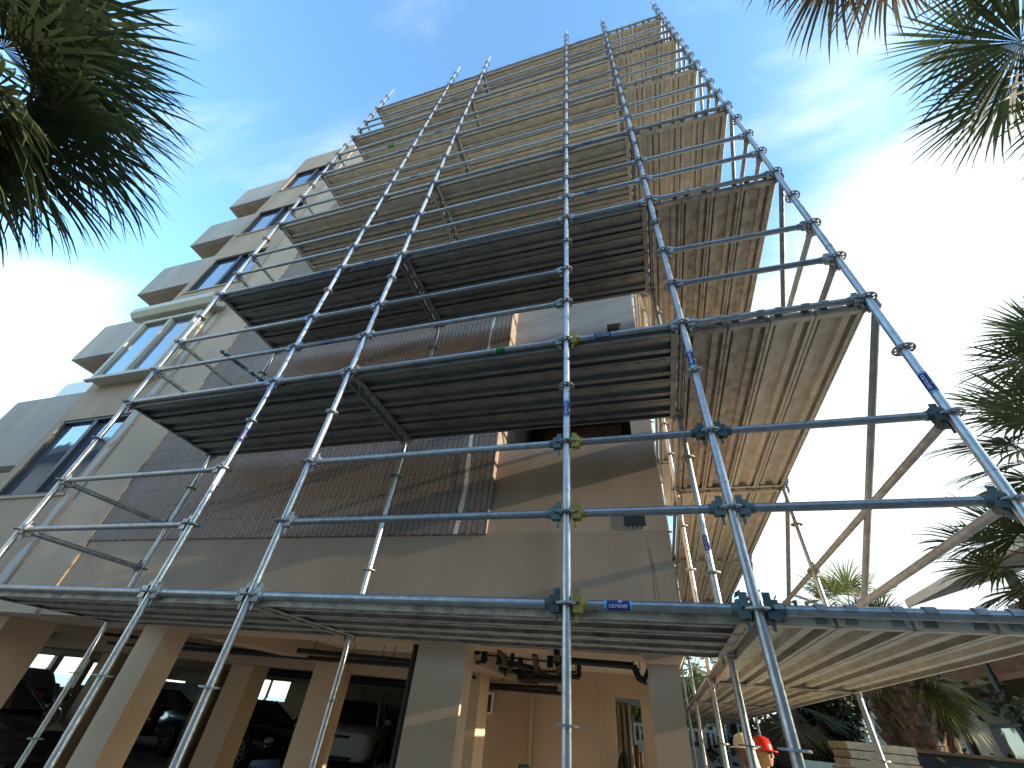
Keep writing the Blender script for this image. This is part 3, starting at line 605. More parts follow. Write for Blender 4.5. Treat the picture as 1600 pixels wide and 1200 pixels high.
# ------------------------------------------------------------------ cars in the garage
def car(name, nose, heading, L, W, H, paint, label, kind='sedan'):
    """nose: x, y of the middle of the front bumper; heading: angle of the travel direction."""
    t = thing(name, (nose[0], nose[1], G + .02), label, 'car', 'cars parked in the garage'); t.rotation_euler = (0, 0, heading)
    ORG[t.name] = Vector((0, 0, 0))
    # stations: distance behind the nose, lower edge, belt height, half width factor
    if kind == 'sedan':
        st = [(0, .42, .60, .70), (.12, .30, .70, .88), (.5, .24, .79, .97), (1.25, .22, .90, 1), (2.2, .22, .93, 1), (3.4, .22, .96, 1), (4.1, .26, .99, .98), (4.6, .32, .93, .92), (4.72, .42, .74, .82)]
        cab = [(1.15, .91, .91, .80), (1.95, .93, H - .04, .66), (2.5, .94, H, .66), (3.1, .95, H - .04, .65), (3.95, .97, .98, .74)]
    else:
        st = [(0, .45, .72, .76), (.1, .32, .88, .92), (.45, .28, .98, .98), (1.1, .26, 1.06, 1), (2.2, .26, 1.08, 1), (3.4, .26, 1.1, 1), (4.2, .28, 1.12, .99), (4.6, .34, 1.08, .95), (4.68, .5, .95, .9)]
        cab = [(1.0, 1.06, 1.06, .84), (1.65, 1.08, H - .05, .70), (2.4, 1.09, H, .72), (3.7, 1.1, H - .03, .70), (4.55, 1.1, 1.12, .80)]
    k = L / 4.7
    m = MB(); nprof = 8; vs = []
    for d, zb, zt, wf in st:
        hw = W / 2 * wf
        vs += [(-d * k, y, z) for y, z in ((-hw * .8, zb), (-hw, zb + .12), (-hw * 1.0, (zb + zt) / 2 + .05), (-hw * .95, zt - .06), (-hw * .8, zt), (hw * .8, zt), (hw * .95, zt - .06), (hw, (zb + zt) / 2 + .05), (hw, zb + .12), (hw * .8, zb))]
    n = 10; fs = []
    for i in range(len(st) - 1):
        for j in range(n): fs.append((i * n + j, i * n + (j + 1) % n, (i + 1) * n + (j + 1) % n, (i + 1) * n + j))
    fs += [tuple(range(n)), tuple(range((len(st) - 1) * n, len(st) * n))]
    m.add(vs, fs, True); body = m.build('body', paint, t)
    sb_ = body.modifiers.new('s', 'BEVEL'); sb_.width = .03; sb_.segments = 2
    m = MB(); vs = []
    for d, z0, z1, wf in cab:
        hb = W / 2 * .86; ht = W / 2 * wf
        vs += [(-d * k, -hb, z0 - .03), (-d * k, -ht, z1), (-d * k, ht, z1), (-d * k, hb, z0 - .03)]
    fs = []
    for i in range(len(cab) - 1):
        for j in range(3): fs.append((i * 4 + j, i * 4 + j + 1, (i + 1) * 4 + j + 1, (i + 1) * 4 + j))
    m.add(vs, fs, False); m.build('glasshouse', 'carglass', t)
    m = MB(); r_ = cab[1:4]
    for a, b in zip(r_, r_[1:]):
        vv = [(-a[0] * k, -W / 2 * a[3] - .01, a[2] - .01), (-a[0] * k, -W / 2 * a[3] * .8, a[2] + .02), (-a[0] * k, W / 2 * a[3] * .8, a[2] + .02), (-a[0] * k, W / 2 * a[3] + .01, a[2] - .01)]
        ww = [(-b[0] * k, -W / 2 * b[3] - .01, b[2] - .01), (-b[0] * k, -W / 2 * b[3] * .8, b[2] + .02), (-b[0] * k, W / 2 * b[3] * .8, b[2] + .02), (-b[0] * k, W / 2 * b[3] + .01, b[2] - .01)]
        m.add(vv + ww, [(j, j + 1, 5 + j, 4 + j) for j in range(3)], True)
    for s_ in (-1, 1):
        for a, b in ((0, 1), (3, 4), (2, 2)):
            A, Bq = cab[a], cab[b]
            if a == b: p0 = Vector((-A[0] * k, s_ * W / 2 * .865, A[1] - .03)); p1 = Vector((-A[0] * k, s_ * (W / 2 * A[3] + .005), A[2]))
            else: p0 = Vector((-A[0] * k, s_ * W / 2 * (A[3] if a == 3 else .86), A[2] if a == 3 else A[1])); p1 = Vector((-Bq[0] * k, s_ * W / 2 * (Bq[3] if b == 1 else .82), Bq[2]))
            m.tube(p0, p1, .035, 8)
    m.build('roof', paint, t)
    for d in (.85, .85 + 2.85 / 4.7 * 4.7):
        for s_ in (-1, 1):
            x = -d * k; y = s_ * (W / 2 - .10)
            w_ = MB().tube((x, y - .10, .33), (x, y + .115, .33) if s_ > 0 else (x, y + .10, .33), .33, 28).build('tyre', 'rubber', t)
            yo = y + s_ * .108
            MB().tube((x, W / 2 * s_ * .80, .35), (x, W / 2 * s_ * 1.004, .35), .385, 28).build('wheel_arch', 'rubber', t)
            MB().tube((x, yo - .02, .33), (x, y + s_ * .122, .33), .335, 28).build('tyre_wall', 'rubber', w_)
            q = MB()
            for i in range(10):
                a = 2 * math.pi * i / 10; q.obox((x + math.cos(a) * .12, y + s_ * .128, .33 + math.sin(a) * .12), (math.cos(a), 0, math.sin(a)), (0, 1, 0), (-math.sin(a), 0, math.cos(a)), .12, .008, .014)
            for i in range(28):
                a = 2 * math.pi * i / 28; q.obox((x + math.cos(a) * .242, y + s_ * .126, .33 + math.sin(a) * .242), (math.cos(a), 0, math.sin(a)), (0, 1, 0), (-math.sin(a), 0, math.cos(a)), .01, .006, .029)
            q.ball((x, y + s_ * .13, .33), .035); q.build('rim', 'rim', w_)
    zl = .62 if kind == 'sedan' else .78
    for s_ in (-1, 1):
        hl = MB().ball((-.17 * k, s_ * W * .37, zl), .12, 12, 8, (.9, 1.25, .62)).build('headlight', 'headlight', t)
        MB().ball((-L + .08, s_ * W * .38, zl + .2), .12, 12, 8, (.5, 1.2, .7)).build('taillight', 'taillight', t)
        q = MB().ball((-1.35 * k, s_ * (W / 2 + .1), (.98 if kind == 'sedan' else 1.14)), .1, 12, 8, (.6, 1, .75)); q.build('side_mirror', paint, t)
    q = MB().prism([(-.02, -.33, zl + .04), (-.02, .33, zl + .04), (-.05, .22, zl - .18), (-.05, -.22, zl - .18)], (-.12, 0, 0)); q.build('grille', 'black', t)
    MB().prism([(-.03, -.55, .44), (-.03, .55, .44), (-.03, .42, .33), (-.03, -.42, .33)], (-.12, 0, 0)).build('air_intake', 'black', t)
    MB().box(-L - .012, -L + .1, -.26, .26, .62, .74).build('number_plate', 'white', t)
    MB().box(-L * .66, -1.35 * k, -W / 2 - .004, W / 2 + .004, .30, .325).build('sill_trim', 'rim', t)
    return t
M['p_black'] = carpaint('black_car_paint', (0.008, 0.008, 0.009)); M['p_white'] = carpaint('white_car_paint', (0.82, 0.82, 0.8)); M['p_navy'] = carpaint('navy_car_paint', (0.008, 0.014, 0.028))
M['p_silver'] = carpaint('silver_car_paint', (0.38, 0.46, 0.55)); M['p_red'] = carpaint('maroon_car_paint', (0.10, 0.012, 0.012)); M['p_plum'] = carpaint('plum_car_paint', (0.05, 0.03, 0.035))
car('parked_car', (-8.5, 9.3), R_(-9), 4.7, 1.85, 1.38, 'p_black', 'glossy black sedan with multi-spoke alloy wheels, in the middle of the garage')
car('parked_car', (-7.85, 10.0), R_(-68), 4.6, 1.9, 1.58, 'p_white', 'white crossover with dark grille facing out, beside the garage wall pipes', 'suv')
car('parked_car', (-9.4, 3.7), 0.0, 4.4, 1.9, 1.34, 'p_navy', 'dark navy car nearest the street at the left edge of the garage')
car('parked_car', (-18.6, 8.3), R_(150), 4.0, 1.8, 1.52, 'p_plum', 'small plum hatchback with see-through windows at the far left', 'suv')
car('parked_car', (-13.9, 6.3), R_(-15), 4.4, 1.8, 1.44, 'p_silver', 'silver blue sedan parked behind the dark navy car')
car('parked_car', (-17.7, 10.6), R_(172), 4.4, 1.8, 1.36, 'p_red', 'dark maroon sedan parked by the corrugated panel')

# ------------------------------------------------------------------ palms and plants
def fan_leaf(m, apex, d, Lp, Ls, rnd, nseg=34, droop=.5, spread=112, wk=1.0, curl=1.0):
    d = Vector(d).normalized(); up_ = Vector((0, 0, 1)); p = Vector(apex); v = d.copy()
    n = 4; last = p
    for i in range(n):
        v = (v - up_ * (.10 * droop)).normalized(); q = last + v * (Lp / n); m.tube(last, q, .016 - .002 * i, 5, caps=False); last = q
    a = v; s_ = a.cross(up_)
    if s_.length < .05: s_ = Vector((1, 0, 0))
    s_.normalize(); s_ = (s_ + up_ * rnd.uniform(-.35, .35)).normalized(); nrm = s_.cross(a).normalized()
    step = 2 * spread / nseg
    for i in range(nseg + 1):
        ph = R_(-spread + i * step + rnd.uniform(-.8, .8)); dr = (a * math.cos(ph) + s_ * math.sin(ph) + nrm * .16 * rnd.uniform(.5, 1.3)).normalized()
        ln = Ls * (0.66 + .34 * math.cos(ph * .62)) * rnd.uniform(.88, 1.08)
        wv = dr.cross(nrm).normalized(); wv = (wv + nrm * rnd.uniform(-.5, .5)).normalized()
        pts = []; c = last.copy(); dd = dr.copy(); ns = 5
        for j in range(ns + 1):
            tt = j / ns; pts.append((c.copy(), (ln * .42 * math.tan(R_(step) / 2) * 2 * wk) * (min(1, tt / .42) if tt < .42 else max(0.0, 1 - (tt - .42) / .58) ** .75)))
            dd = (dd - up_ * (.05 + .42 * tt * tt) * droop * curl * rnd.uniform(.7, 1.3)).normalized(); c = c + dd * (ln / ns)
        vs = []
        for c_, w_ in pts: vs += [c_ - wv * w_ * .5, c_ + wv * w_ * .5]
        m.add(vs, [(2 * j, 2 * j + 1, 2 * j + 3, 2 * j + 2) for j in range(ns)])
def fan_palm(apex, label, seed, n=26, Lp=.9, Ls=.95, trunk_r=.16, fmat='frond', dry=6, lo=-55, hi=80, group=None, droop=.55, booted=False, az=None, nseg=34, bmat='bark', dmat='frondd'):
    rnd = random.Random(seed); apex = Vector(apex)
    t = thing('fan_palm', (apex[0], apex[1], G), label, 'palm tree', group)
    m = MB(); h = apex[2] - G; k = max(4, int(h / .25)); pr = None
    for i in range(k):
        z0 = G + h * i / k; z1 = G + h * (i + 1) / k; m.tube((apex[0], apex[1], z0), (apex[0], apex[1], z1), trunk_r * (1.04), 12, trunk_r * .94, caps=False)
    m.build('trunk', 'bark', t)
    if booted:
        m = MB(); i = 0; z = G + .3
        while z < apex[2] - .05:
            a = i * 2.399; rr = trunk_r * .95; c = Vector((apex[0] + math.cos(a) * rr, apex[1] + math.sin(a) * rr, z)); o = Vector((math.cos(a), math.sin(a), 0)); e = (o * .55 + Vector((0, 0, 1))).normalized(); s_ = Vector((-math.sin(a), math.cos(a), 0))
            ln = rnd.uniform(.14, .24); m.prism([c - s_ * .05, c + s_ * .05, c + s_ * .028 + e * ln, c - s_ * .028 + e * ln], o * .02 + e * .01); z += .021; i += 1
        m.build('leaf_boots', bmat, t)
    m = MB(); m2 = MB()
    for i in range(n):
        el = R_(hi + (lo - hi) * ((i + rnd.random()) / n)); a = i * 2.399 + rnd.uniform(-.2, .2)
        if az: a = R_(rnd.uniform(*az))
        d = (math.cos(a) * math.cos(el), math.sin(a) * math.cos(el), math.sin(el))
        fan_leaf(m if i < n - dry else m2, apex, d, Lp * rnd.uniform(.8, 1.15), Ls * rnd.uniform(.85, 1.1), rnd, nseg=nseg, droop=droop * rnd.uniform(.8, 1.5))
    m.build('crown', fmat, t)
    if dry: m2.build('dry_fronds', dmat, t)
    return t
fan_palm(at(-140, 35, 6.2), 'large fan palm with drooping fronds hanging in the upper left corner', 1, n=60, Lp=.8, Ls=1.1, dry=3, lo=-60, hi=60, nseg=44, droop=.75)
fan_palm(at(1765, -40, 6.2), 'fan palm reaching in from the upper right corner', 2, n=19, Lp=.75, Ls=.8, dry=4, lo=-70, hi=60, nseg=40, droop=.5)
fan_palm(at(1390, -245, 6.6), 'fan palm with dry frond tips dangling over the top right edge', 3, n=26, Lp=.65, Ls=.85, dry=16, lo=-75, hi=50, nseg=40, droop=.6)
fan_palm(at(1740, 560, 12.5), 'fan palm highest at the right edge, above the scaffold side rails', 4, n=24, Lp=1.0, Ls=1.1, dry=2, lo=-30, hi=70)
fan_palm(at(1735, 690, 11.0), 'full green fan palm at the right edge below the highest one', 5, n=34, Lp=1.0, Ls=1.15, dry=8, lo=-70, hi=60)
fan_palm(at(1675, 885, 11.5), 'bushy fan palm in front of the house roof at the right', 6, n=42, Lp=.85, Ls=1.0, dry=12, lo=-75, hi=70)
fan_palm(on(1330, 962, 1, 15), 'sunlit fan palm peeping over the lowest side deck', 7, n=24, Lp=.9, Ls=1.0, dry=2, lo=-40, hi=80, fmat='frondy')
fan_palm(on(1440, 1062, 1, 9.5), 'slender palm with hanging sunlit fronds before the house balcony', 8, n=24, Lp=.45, Ls=.62, trunk_r=.13, dry=3, lo=-65, hi=20, fmat='frondy', droop=1.1)
fan_palm(on(1352, 1015, 1, 10.5), 'palm trunk with grey criss-cross leaf boots', 9, n=14, Lp=.6, Ls=.7, trunk_r=.27, dry=3, booted=True, bmat='bootg')
fan_palm(on(1385, 1010, 1, 9.3), 'palm trunk with thick reddish brown leaf boots', 10, n=14, Lp=.6, Ls=.7, trunk_r=.27, dry=3, booted=True, bmat='boot')
fan_palm(on(1085, 1045, 1, 21), 'distant yellow green palm seen past the garage corner pillar', 12, n=30, Lp=1.0, Ls=1.2, dry=6, lo=-70, hi=80, fmat='frondy', nseg=24)
fan_palm(on(1232, 1100, 1, 13), 'dark low palm under the side deck, left of the stacked timber', 13, n=26, Lp=.8, Ls=.9, dry=12, lo=-70, hi=50, nseg=24)
# the palm across the street that shows in the lowest window pane
def bush(name, c, r, n, label, cat, fmat, seed, ls=.07, flat=1.0, stems=True, group=None):
    rnd = random.Random(seed); c = Vector(c); t = thing(name, (c[0], c[1], G), label, cat, group); m = MB()
    cl = [Vector((rnd.gauss(0, .45), rnd.gauss(0, .45), rnd.gauss(0, .42))) for _ in range(max(6, n // 90))]
    for i in range(n):
        k = cl[rnd.randrange(len(cl))]; p = Vector((k[0] * r[0] + rnd.gauss(0, .17) * r[0], k[1] * r[1] + rnd.gauss(0, .17) * r[1], k[2] * r[2] + rnd.gauss(0, .17) * r[2])) + c
        if p[2] < G + .03: p[2] = G + rnd.uniform(.03, .4)
        a = Vector((rnd.gauss(0, 1), rnd.gauss(0, 1), rnd.gauss(0, .6))).normalized(); b = a.orthogonal().normalized(); b = (b * math.cos(i) + a.cross(b) * math.sin(i)); s_ = ls * rnd.uniform(.6, 1.4)
        m.add([p - a * s_, p - b * s_ * .42, p + a * s_, p + b * s_ * .42], [(0, 1, 2, 3)])
    m.build('foliage', fmat, t)
    m = MB()
    for i in range(7):
        q = c + Vector((rnd.uniform(-.6, .6) * r[0], rnd.uniform(-.6, .6) * r[1], rnd.uniform(-.2, .5) * r[2])); m.tube((c[0] + rnd.uniform(-.1, .1), c[1] + rnd.uniform(-.1, .1), G), q, .03, 6, .01)
    m.build('stem', 'bark', t); return t
bush('shrub', (5.0, 7.2, -1.3), (.9, .5, .75), 2600, 'leafy shrub with round leaves by the right edge below the house', 'shrub', 'leaf', 21, .07)
bush('shrub', (6.1, 9.2, -1.0), (1.2, .6, 1.0), 2600, 'tall loose shrub against the house balcony rail', 'shrub', 'leafd', 22, .08)
bush('shrub', (1.65, 9.0, -1.35), (.55, .5, .5), 1800, 'round green shrub behind the two workers', 'shrub', 'leaf', 23, .06)
bush('shrub', (3.2, 15.6, -.6), (1.6, .8, 1.0), 2600, 'dark mass of leaves behind the scaffold posts', 'shrub', 'leafd', 24, .14)
bush('tree', (5.2, 17.5, 1.1), (1.3, 1.3, 2.6), 5200, 'dark leafy tree between the side deck and the house', 'tree', 'leafd', 25, .17)
bush('tree', (2.0, 25, .6), (2.2, 1.5, 1.9), 4200, 'sunlit yellow green tree beyond the white fence', 'tree', 'leafy', 26, .2)
bush('tree', (-.6, 23, -.2), (2.2, 1.2, 1.6), 3600, 'bright green trees seen through the garage doorway', 'tree', 'leafy', 27, .18)
bush('shrub', (4.35, 13.4, -.4), (.7, .6, 1.2), 2000, 'banana-like dark plant beside the booted palm trunks', 'shrub', 'leafd', 28, .16)
# bromeliad with yellow leaves
t = thing('yellow_plant', (6.4, 11.0, G), 'small plant with bright yellow leaves on the house terrace', 'plant'); m = MB(); rnd = random.Random(4)
c = on(1482, 1130, 1, 11.0); ORG[t.name] = Vector((6.4, 11.0, G))
for i in range(22):
    a = rnd.uniform(0, 6.28); d = Vector((math.cos(a), math.sin(a), rnd.uniform(.4, 1.6))).normalized(); p = c; wv = d.cross(Vector((0, 0, 1))).normalized()
    m.add([p - wv * .02, p + wv * .02, p + d * .2 + wv * .03, p + d * .2 - wv * .03, p + d * .38 - Vector((0, 0, .06))], [(0, 1, 2, 3), (3, 2, 4)])
m.build('foliage', mat('yellow_leaf', (0.6, 0.55, 0.03), 0.5), t); MB().tube((c[0], c[1], G), c, .02, 6).build('stem', 'bark', t)

# ------------------------------------------------------------------ house on the right
hs = thing('house', (10, 16, G), 'two-storey beige house with brown slatted balcony at the right edge', 'house')
HX = 8.0
B((HX + 1.6, 17, 9.5, 13, G, 3.0), (HX + 1.6, 17, 13, 17, G, 1.6)).build('wall', 'housewall', hs)
B((HX, HX + 1.6, 9.5, 17.0, 1.16, 1.29)).build('balcony_floor', 'wood', hs)
m = MB()
for i in range(78): m.box(HX - .02, HX + .02, 9.5 + i * .096, 9.5 + i * .096 + .05, 1.29, 2.05)
m.box(HX - .04, HX + .04, 9.5, 17, 2.05, 2.12); m.build('balcony_railing', 'wood', hs)
for y in (9.6, 12.0, 14.4, 16.8): B((HX - .07, HX + .07, y, y + .16, G, 2.95 if y < 11 else 2.1)).build('post', 'black', hs)
m = MB(); 
for i in range(60): m.box(HX + .3, HX + .33, 9.6 + i * .12, 9.6 + i * .12 + .03, -1.25, -.35)
m.box(HX + .28, HX + .35, 9.6, 17, -.35, -.31); m.build('terrace_railing', 'wood', hs)
B((HX - .1, HX + 1.6, 9.5, 17, -1.4, -1.27)).build('terrace_slab', 'housewall', hs)
m = MB(); m.prism([(HX - .5, 8.0, 2.95), (12.5, 8.0, 4.6), (17.5, 8.0, 2.95), (17.5, 8.0, 3.1), (12.5, 8.0, 4.75), (HX - .5, 8.0, 3.1)], (0, 5.2, 0)); m.build('roof', 'rooft', hs)
B((HX - .55, HX - .5, 8.0, 13.2, 2.93, 3.14)).build('gutter', 'frame_lt', hs)
for y0 in (10.4, 12.6, 15.0):
    f = B((HX + 1.54, HX + 1.6, y0, y0 + 1.5, -1.2, .6)).build('window', 'frame', hs); B((HX + 1.52, HX + 1.54, y0 + .08, y0 + 1.42, -1.1, .5)).build('pane', 'glass', f)
h2 = thing('house', (11, 30, G), 'pale house with tall dark windows and iron balcony behind the palm trunks', 'house')
B((8.0, 20, 19, 34, G, 1.6)).build('wall', 'housewall', h2)
m = MB(); m.prism([(7.4, 18.4, 1.6), (14, 18.4, 3.2), (20.6, 18.4, 1.6)], (0, 16, 0)); m.build('roof', 'rooft', h2)
for y0 in (20.5, 22.6, 24.7):
    f = B((7.93, 8.0, y0, y0 + 1.0, -1.2, .7)).build('window', 'white', h2); B((7.9, 7.93, y0 + .1, y0 + .9, -1.1, .6)).build('pane', 'glass', f)
m = MB()
for i in range(70): m.tube((7.2, 19 + i * .15, -1.35), (7.2, 19 + i * .15, -.45), .012, 5)
m.tube((7.2, 19, -.45), (7.2, 29.5, -.45), .02, 6); m.tube((7.2, 19, -1.35), (7.2, 29.5, -1.35), .02, 6); m.build('balcony_railing', 'black', h2)
# unseen block added on the sun side, out of frame, to shade the scaffold foot
blocker_ = thing('sun_blocker', (19, -5, G), 'unseen long block added to shade the foot of the scaffold', 'building')
B((14, 24, -16, .7, G, 5.0)).build('wall', 'housewall', blocker_)
m = MB()
for y in (-15.8, -12, -8, -4.6, -1.2, .3): m.box(13.9, 14.0, y, y + .25, G, 5.0)
m.build('post', 'housewall', blocker_)
# villa across the street, seen mirrored in the lowest window
vl = thing('villa', (-23, -6, G), 'cream villa across the street, mirrored in the lowest window pane', 'villa')
B((-27, -16, -10, -3.2, G, 5.6)).build('wall', 'housewall', vl)
m = MB(); m.prism([(-27.8, -2.6, 5.6), (-15.2, -2.6, 5.6), (-15.2, -10.8, 5.6), (-27.8, -10.8, 5.6)], (0, 0, .35)); m.build('roof', 'rooft', vl)
fan_palm((-13.6, -3.4, 1.6), 'palm across the street, mirrored in the lowest window pane', 14, n=20, Lp=.9, Ls=1.0, dry=2, nseg=24)

for nm, xa, xb, ya, yb, zt, lb in (('apartment_building', -6, 14, -24, -12.5, 6.2, 'unseen brown block added behind the viewer to darken the facade'),):  # unseen block added to cut the front skylight on the facade
    q = thing(nm, ((xa + xb) / 2, (ya + yb) / 2, G), lb, 'building')
    B((xa, xb, ya, yb, G, zt)).build('wall', 'wood', q); B((xa - .5, xb + .5, ya - .5, yb + .5, zt, zt + .3)).build('roof', 'rooft', q)
    for i in range(5):
        for j in range(2):
            x0 = xa + 1.5 + i * 3.8; z0 = G + 1 + j * 3.1; f = B((x0, x0 + 1.8, yb, yb + .06, z0, z0 + 1.5)).build('window', 'frame', q); B((x0 + .1, x0 + 1.7, yb + .061, yb + .07, z0 + .1, z0 + 1.4)).build('pane', 'glass', f)
# ------------------------------------------------------------------ yard: fences, bins, timber, tools
t = thing('white_fence', (1.5, 15, G), 'white vinyl fence with slotted top behind the scaffold posts', 'fence')
m = MB(); x = -2.2
while x < 5.0:
    m.box(x, x + 1.95, 15.0, 15.04, G + .05, -.62)
    for i in range(12): m.box(x + .03 + i * .163, x + .10 + i * .163, 15.0, 15.03, -.62, -.27)
    m.box(x, x + 1.95, 14.99, 15.05, -.27, -.2); x += 2.08
m.build('panel', 'white', t); m = MB(); x = -2.32
while x < 5.1: m.box(x, x + .12, 14.96, 15.08, G, -.12); x += 2.08
m.build('post', 'white', t)
t = thing('screen_fence', (6, 8, G), 'dark screened fence running to the right edge under the house', 'fence')
B((4.3, 9.5, 8.0, 8.05, G, -.34)).build('screen', mat('dark_screen', (0.02, 0.028, 0.03), 0.6, noise=.4, nscale=2), t); B((4.3, 9.5, 7.97, 8.08, -.34, -.3)).build('rail', 'wood', t)
def bin_(x, y, rz, label):
    t = thing('wheeled_bin', (x, y, G), label, 'bin', 'green bins by the path'); 
    m = MB(); m.prism([(x - .42, y - .4, G + .12), (x + .42, y - .4, G + .12), (x + .5, y - .45, G + 1.22), (x - .5, y - .45, G + 1.22)], (0, .8, 0)); m.build('bin_body', 'green_bin', t)
    m = MB(); m.prism([(x - .54, y - .5, G + 1.23), (x + .54, y - .5, G + 1.23), (x + .54, y + .4, G + 1.36), (x - .54, y + .4, G + 1.36)], (0, 0, .05)); m.build('lid', 'green_bin', t)
    for s_ in (-1, 1): MB().tube((x + s_ * .38, y + .36, G + .12), (x + s_ * .46, y + .36, G + .12), .12, 16).build('wheel', 'rubber', t)
bin_(3.05, 7.6, 0, 'green wheeled bin just left of the stacked timber'); bin_(4.35, 10.0, 0, 'green wheeled bin standing behind the stacked timber')
t = thing('stacked_timber', (2.75, 5.3, G), 'stack of pale scaffold timbers strapped on spacers beside the side deck', 'timber stack')
rnd = random.Random(8)
for r_, z in enumerate((-1.9, -1.82, -1.74, -1.3, -1.22, -1.14, -.74, -.66, -.58, -.5, -.42)):
    B((2.50 + rnd.uniform(-.03, .03), 3.18 + rnd.uniform(-.03, .03), 5.0, 5.5 + rnd.uniform(0, .3), z, z + .07)).build('board', 'timber', t)
for z0, z1 in ((G, -1.9), (-1.66, -1.3), (-1.06, -.74)):
    for x in (2.52, 2.74, 2.95, 3.1): B((x, x + .05, 5.02, 5.4, z0, z1)).build('spacer', 'timber', t)
MB().box(2.80, 2.815, 4.985, 5.0, G, -.34).build('strap', 'black', t)
# cloth hung outside the doorway and the leftovers leaning there
t = thing('hanging_sheet', (-.12, 6.1, G), 'streaked white sheet hanging in the garage doorway', 'sheet')
m = MB(); vs = []; n = 26
for i in range(n + 1):
    u = i / n; x = -.30 + .27 * u; y = 6.0 + .05 * math.sin(u * 22); vs += [(x, y, G + .1), (x, y, -.12)]
m.add(vs, [(2 * i, 2 * i + 1, 2 * i + 3, 2 * i + 2) for i in range(n)], True); o = m.build('cloth', 'curtain', t); so_ = o.modifiers.new('t', 'SOLIDIFY'); so_.thickness = .01
t = thing('cable_coil', (-.22, 5.2, G), 'black cable coil hanging beside the garage doorway', 'cable')
m = MB()
for k in range(5):
    pts = [(-.2 + .05 * math.cos(a) + k * .012, 5.4 - k * .01, -1.0 + (.24 + .02 * k) * math.sin(a)) for a in [i * math.pi / 7 for i in range(15)]]; m.path(pts, .014, 6)
m.path([(-.24, 5.4, -1.1), (-.3, 5.4, -1.5), (-.5, 5.2, G + .02)], .012, 6); m.build('coil', 'black', t)
t = thing('wooden_post', (.03, 5.9, G), 'brown wooden posts leaning in the garage doorway', 'post'); m = MB(); m.tube((-.06, 5.8, G), (.0, 5.9, -.62), .035, 8); m.tube((.06, 5.8, G), (.05, 5.95, -.7), .03, 8); m.build('timber', 'wood', t)
t = thing('ground_kerb', (-5, 4, G), 'low concrete wheel stop on the garage floor by the back wall', 'wheel stop')
p = on(600, 1192, 2, G + .15); m = B((p[0] - .55, p[0] + .55, p[1], p[1] + .2, G + .02, G + .17)); m.build('stop', 'white', t)

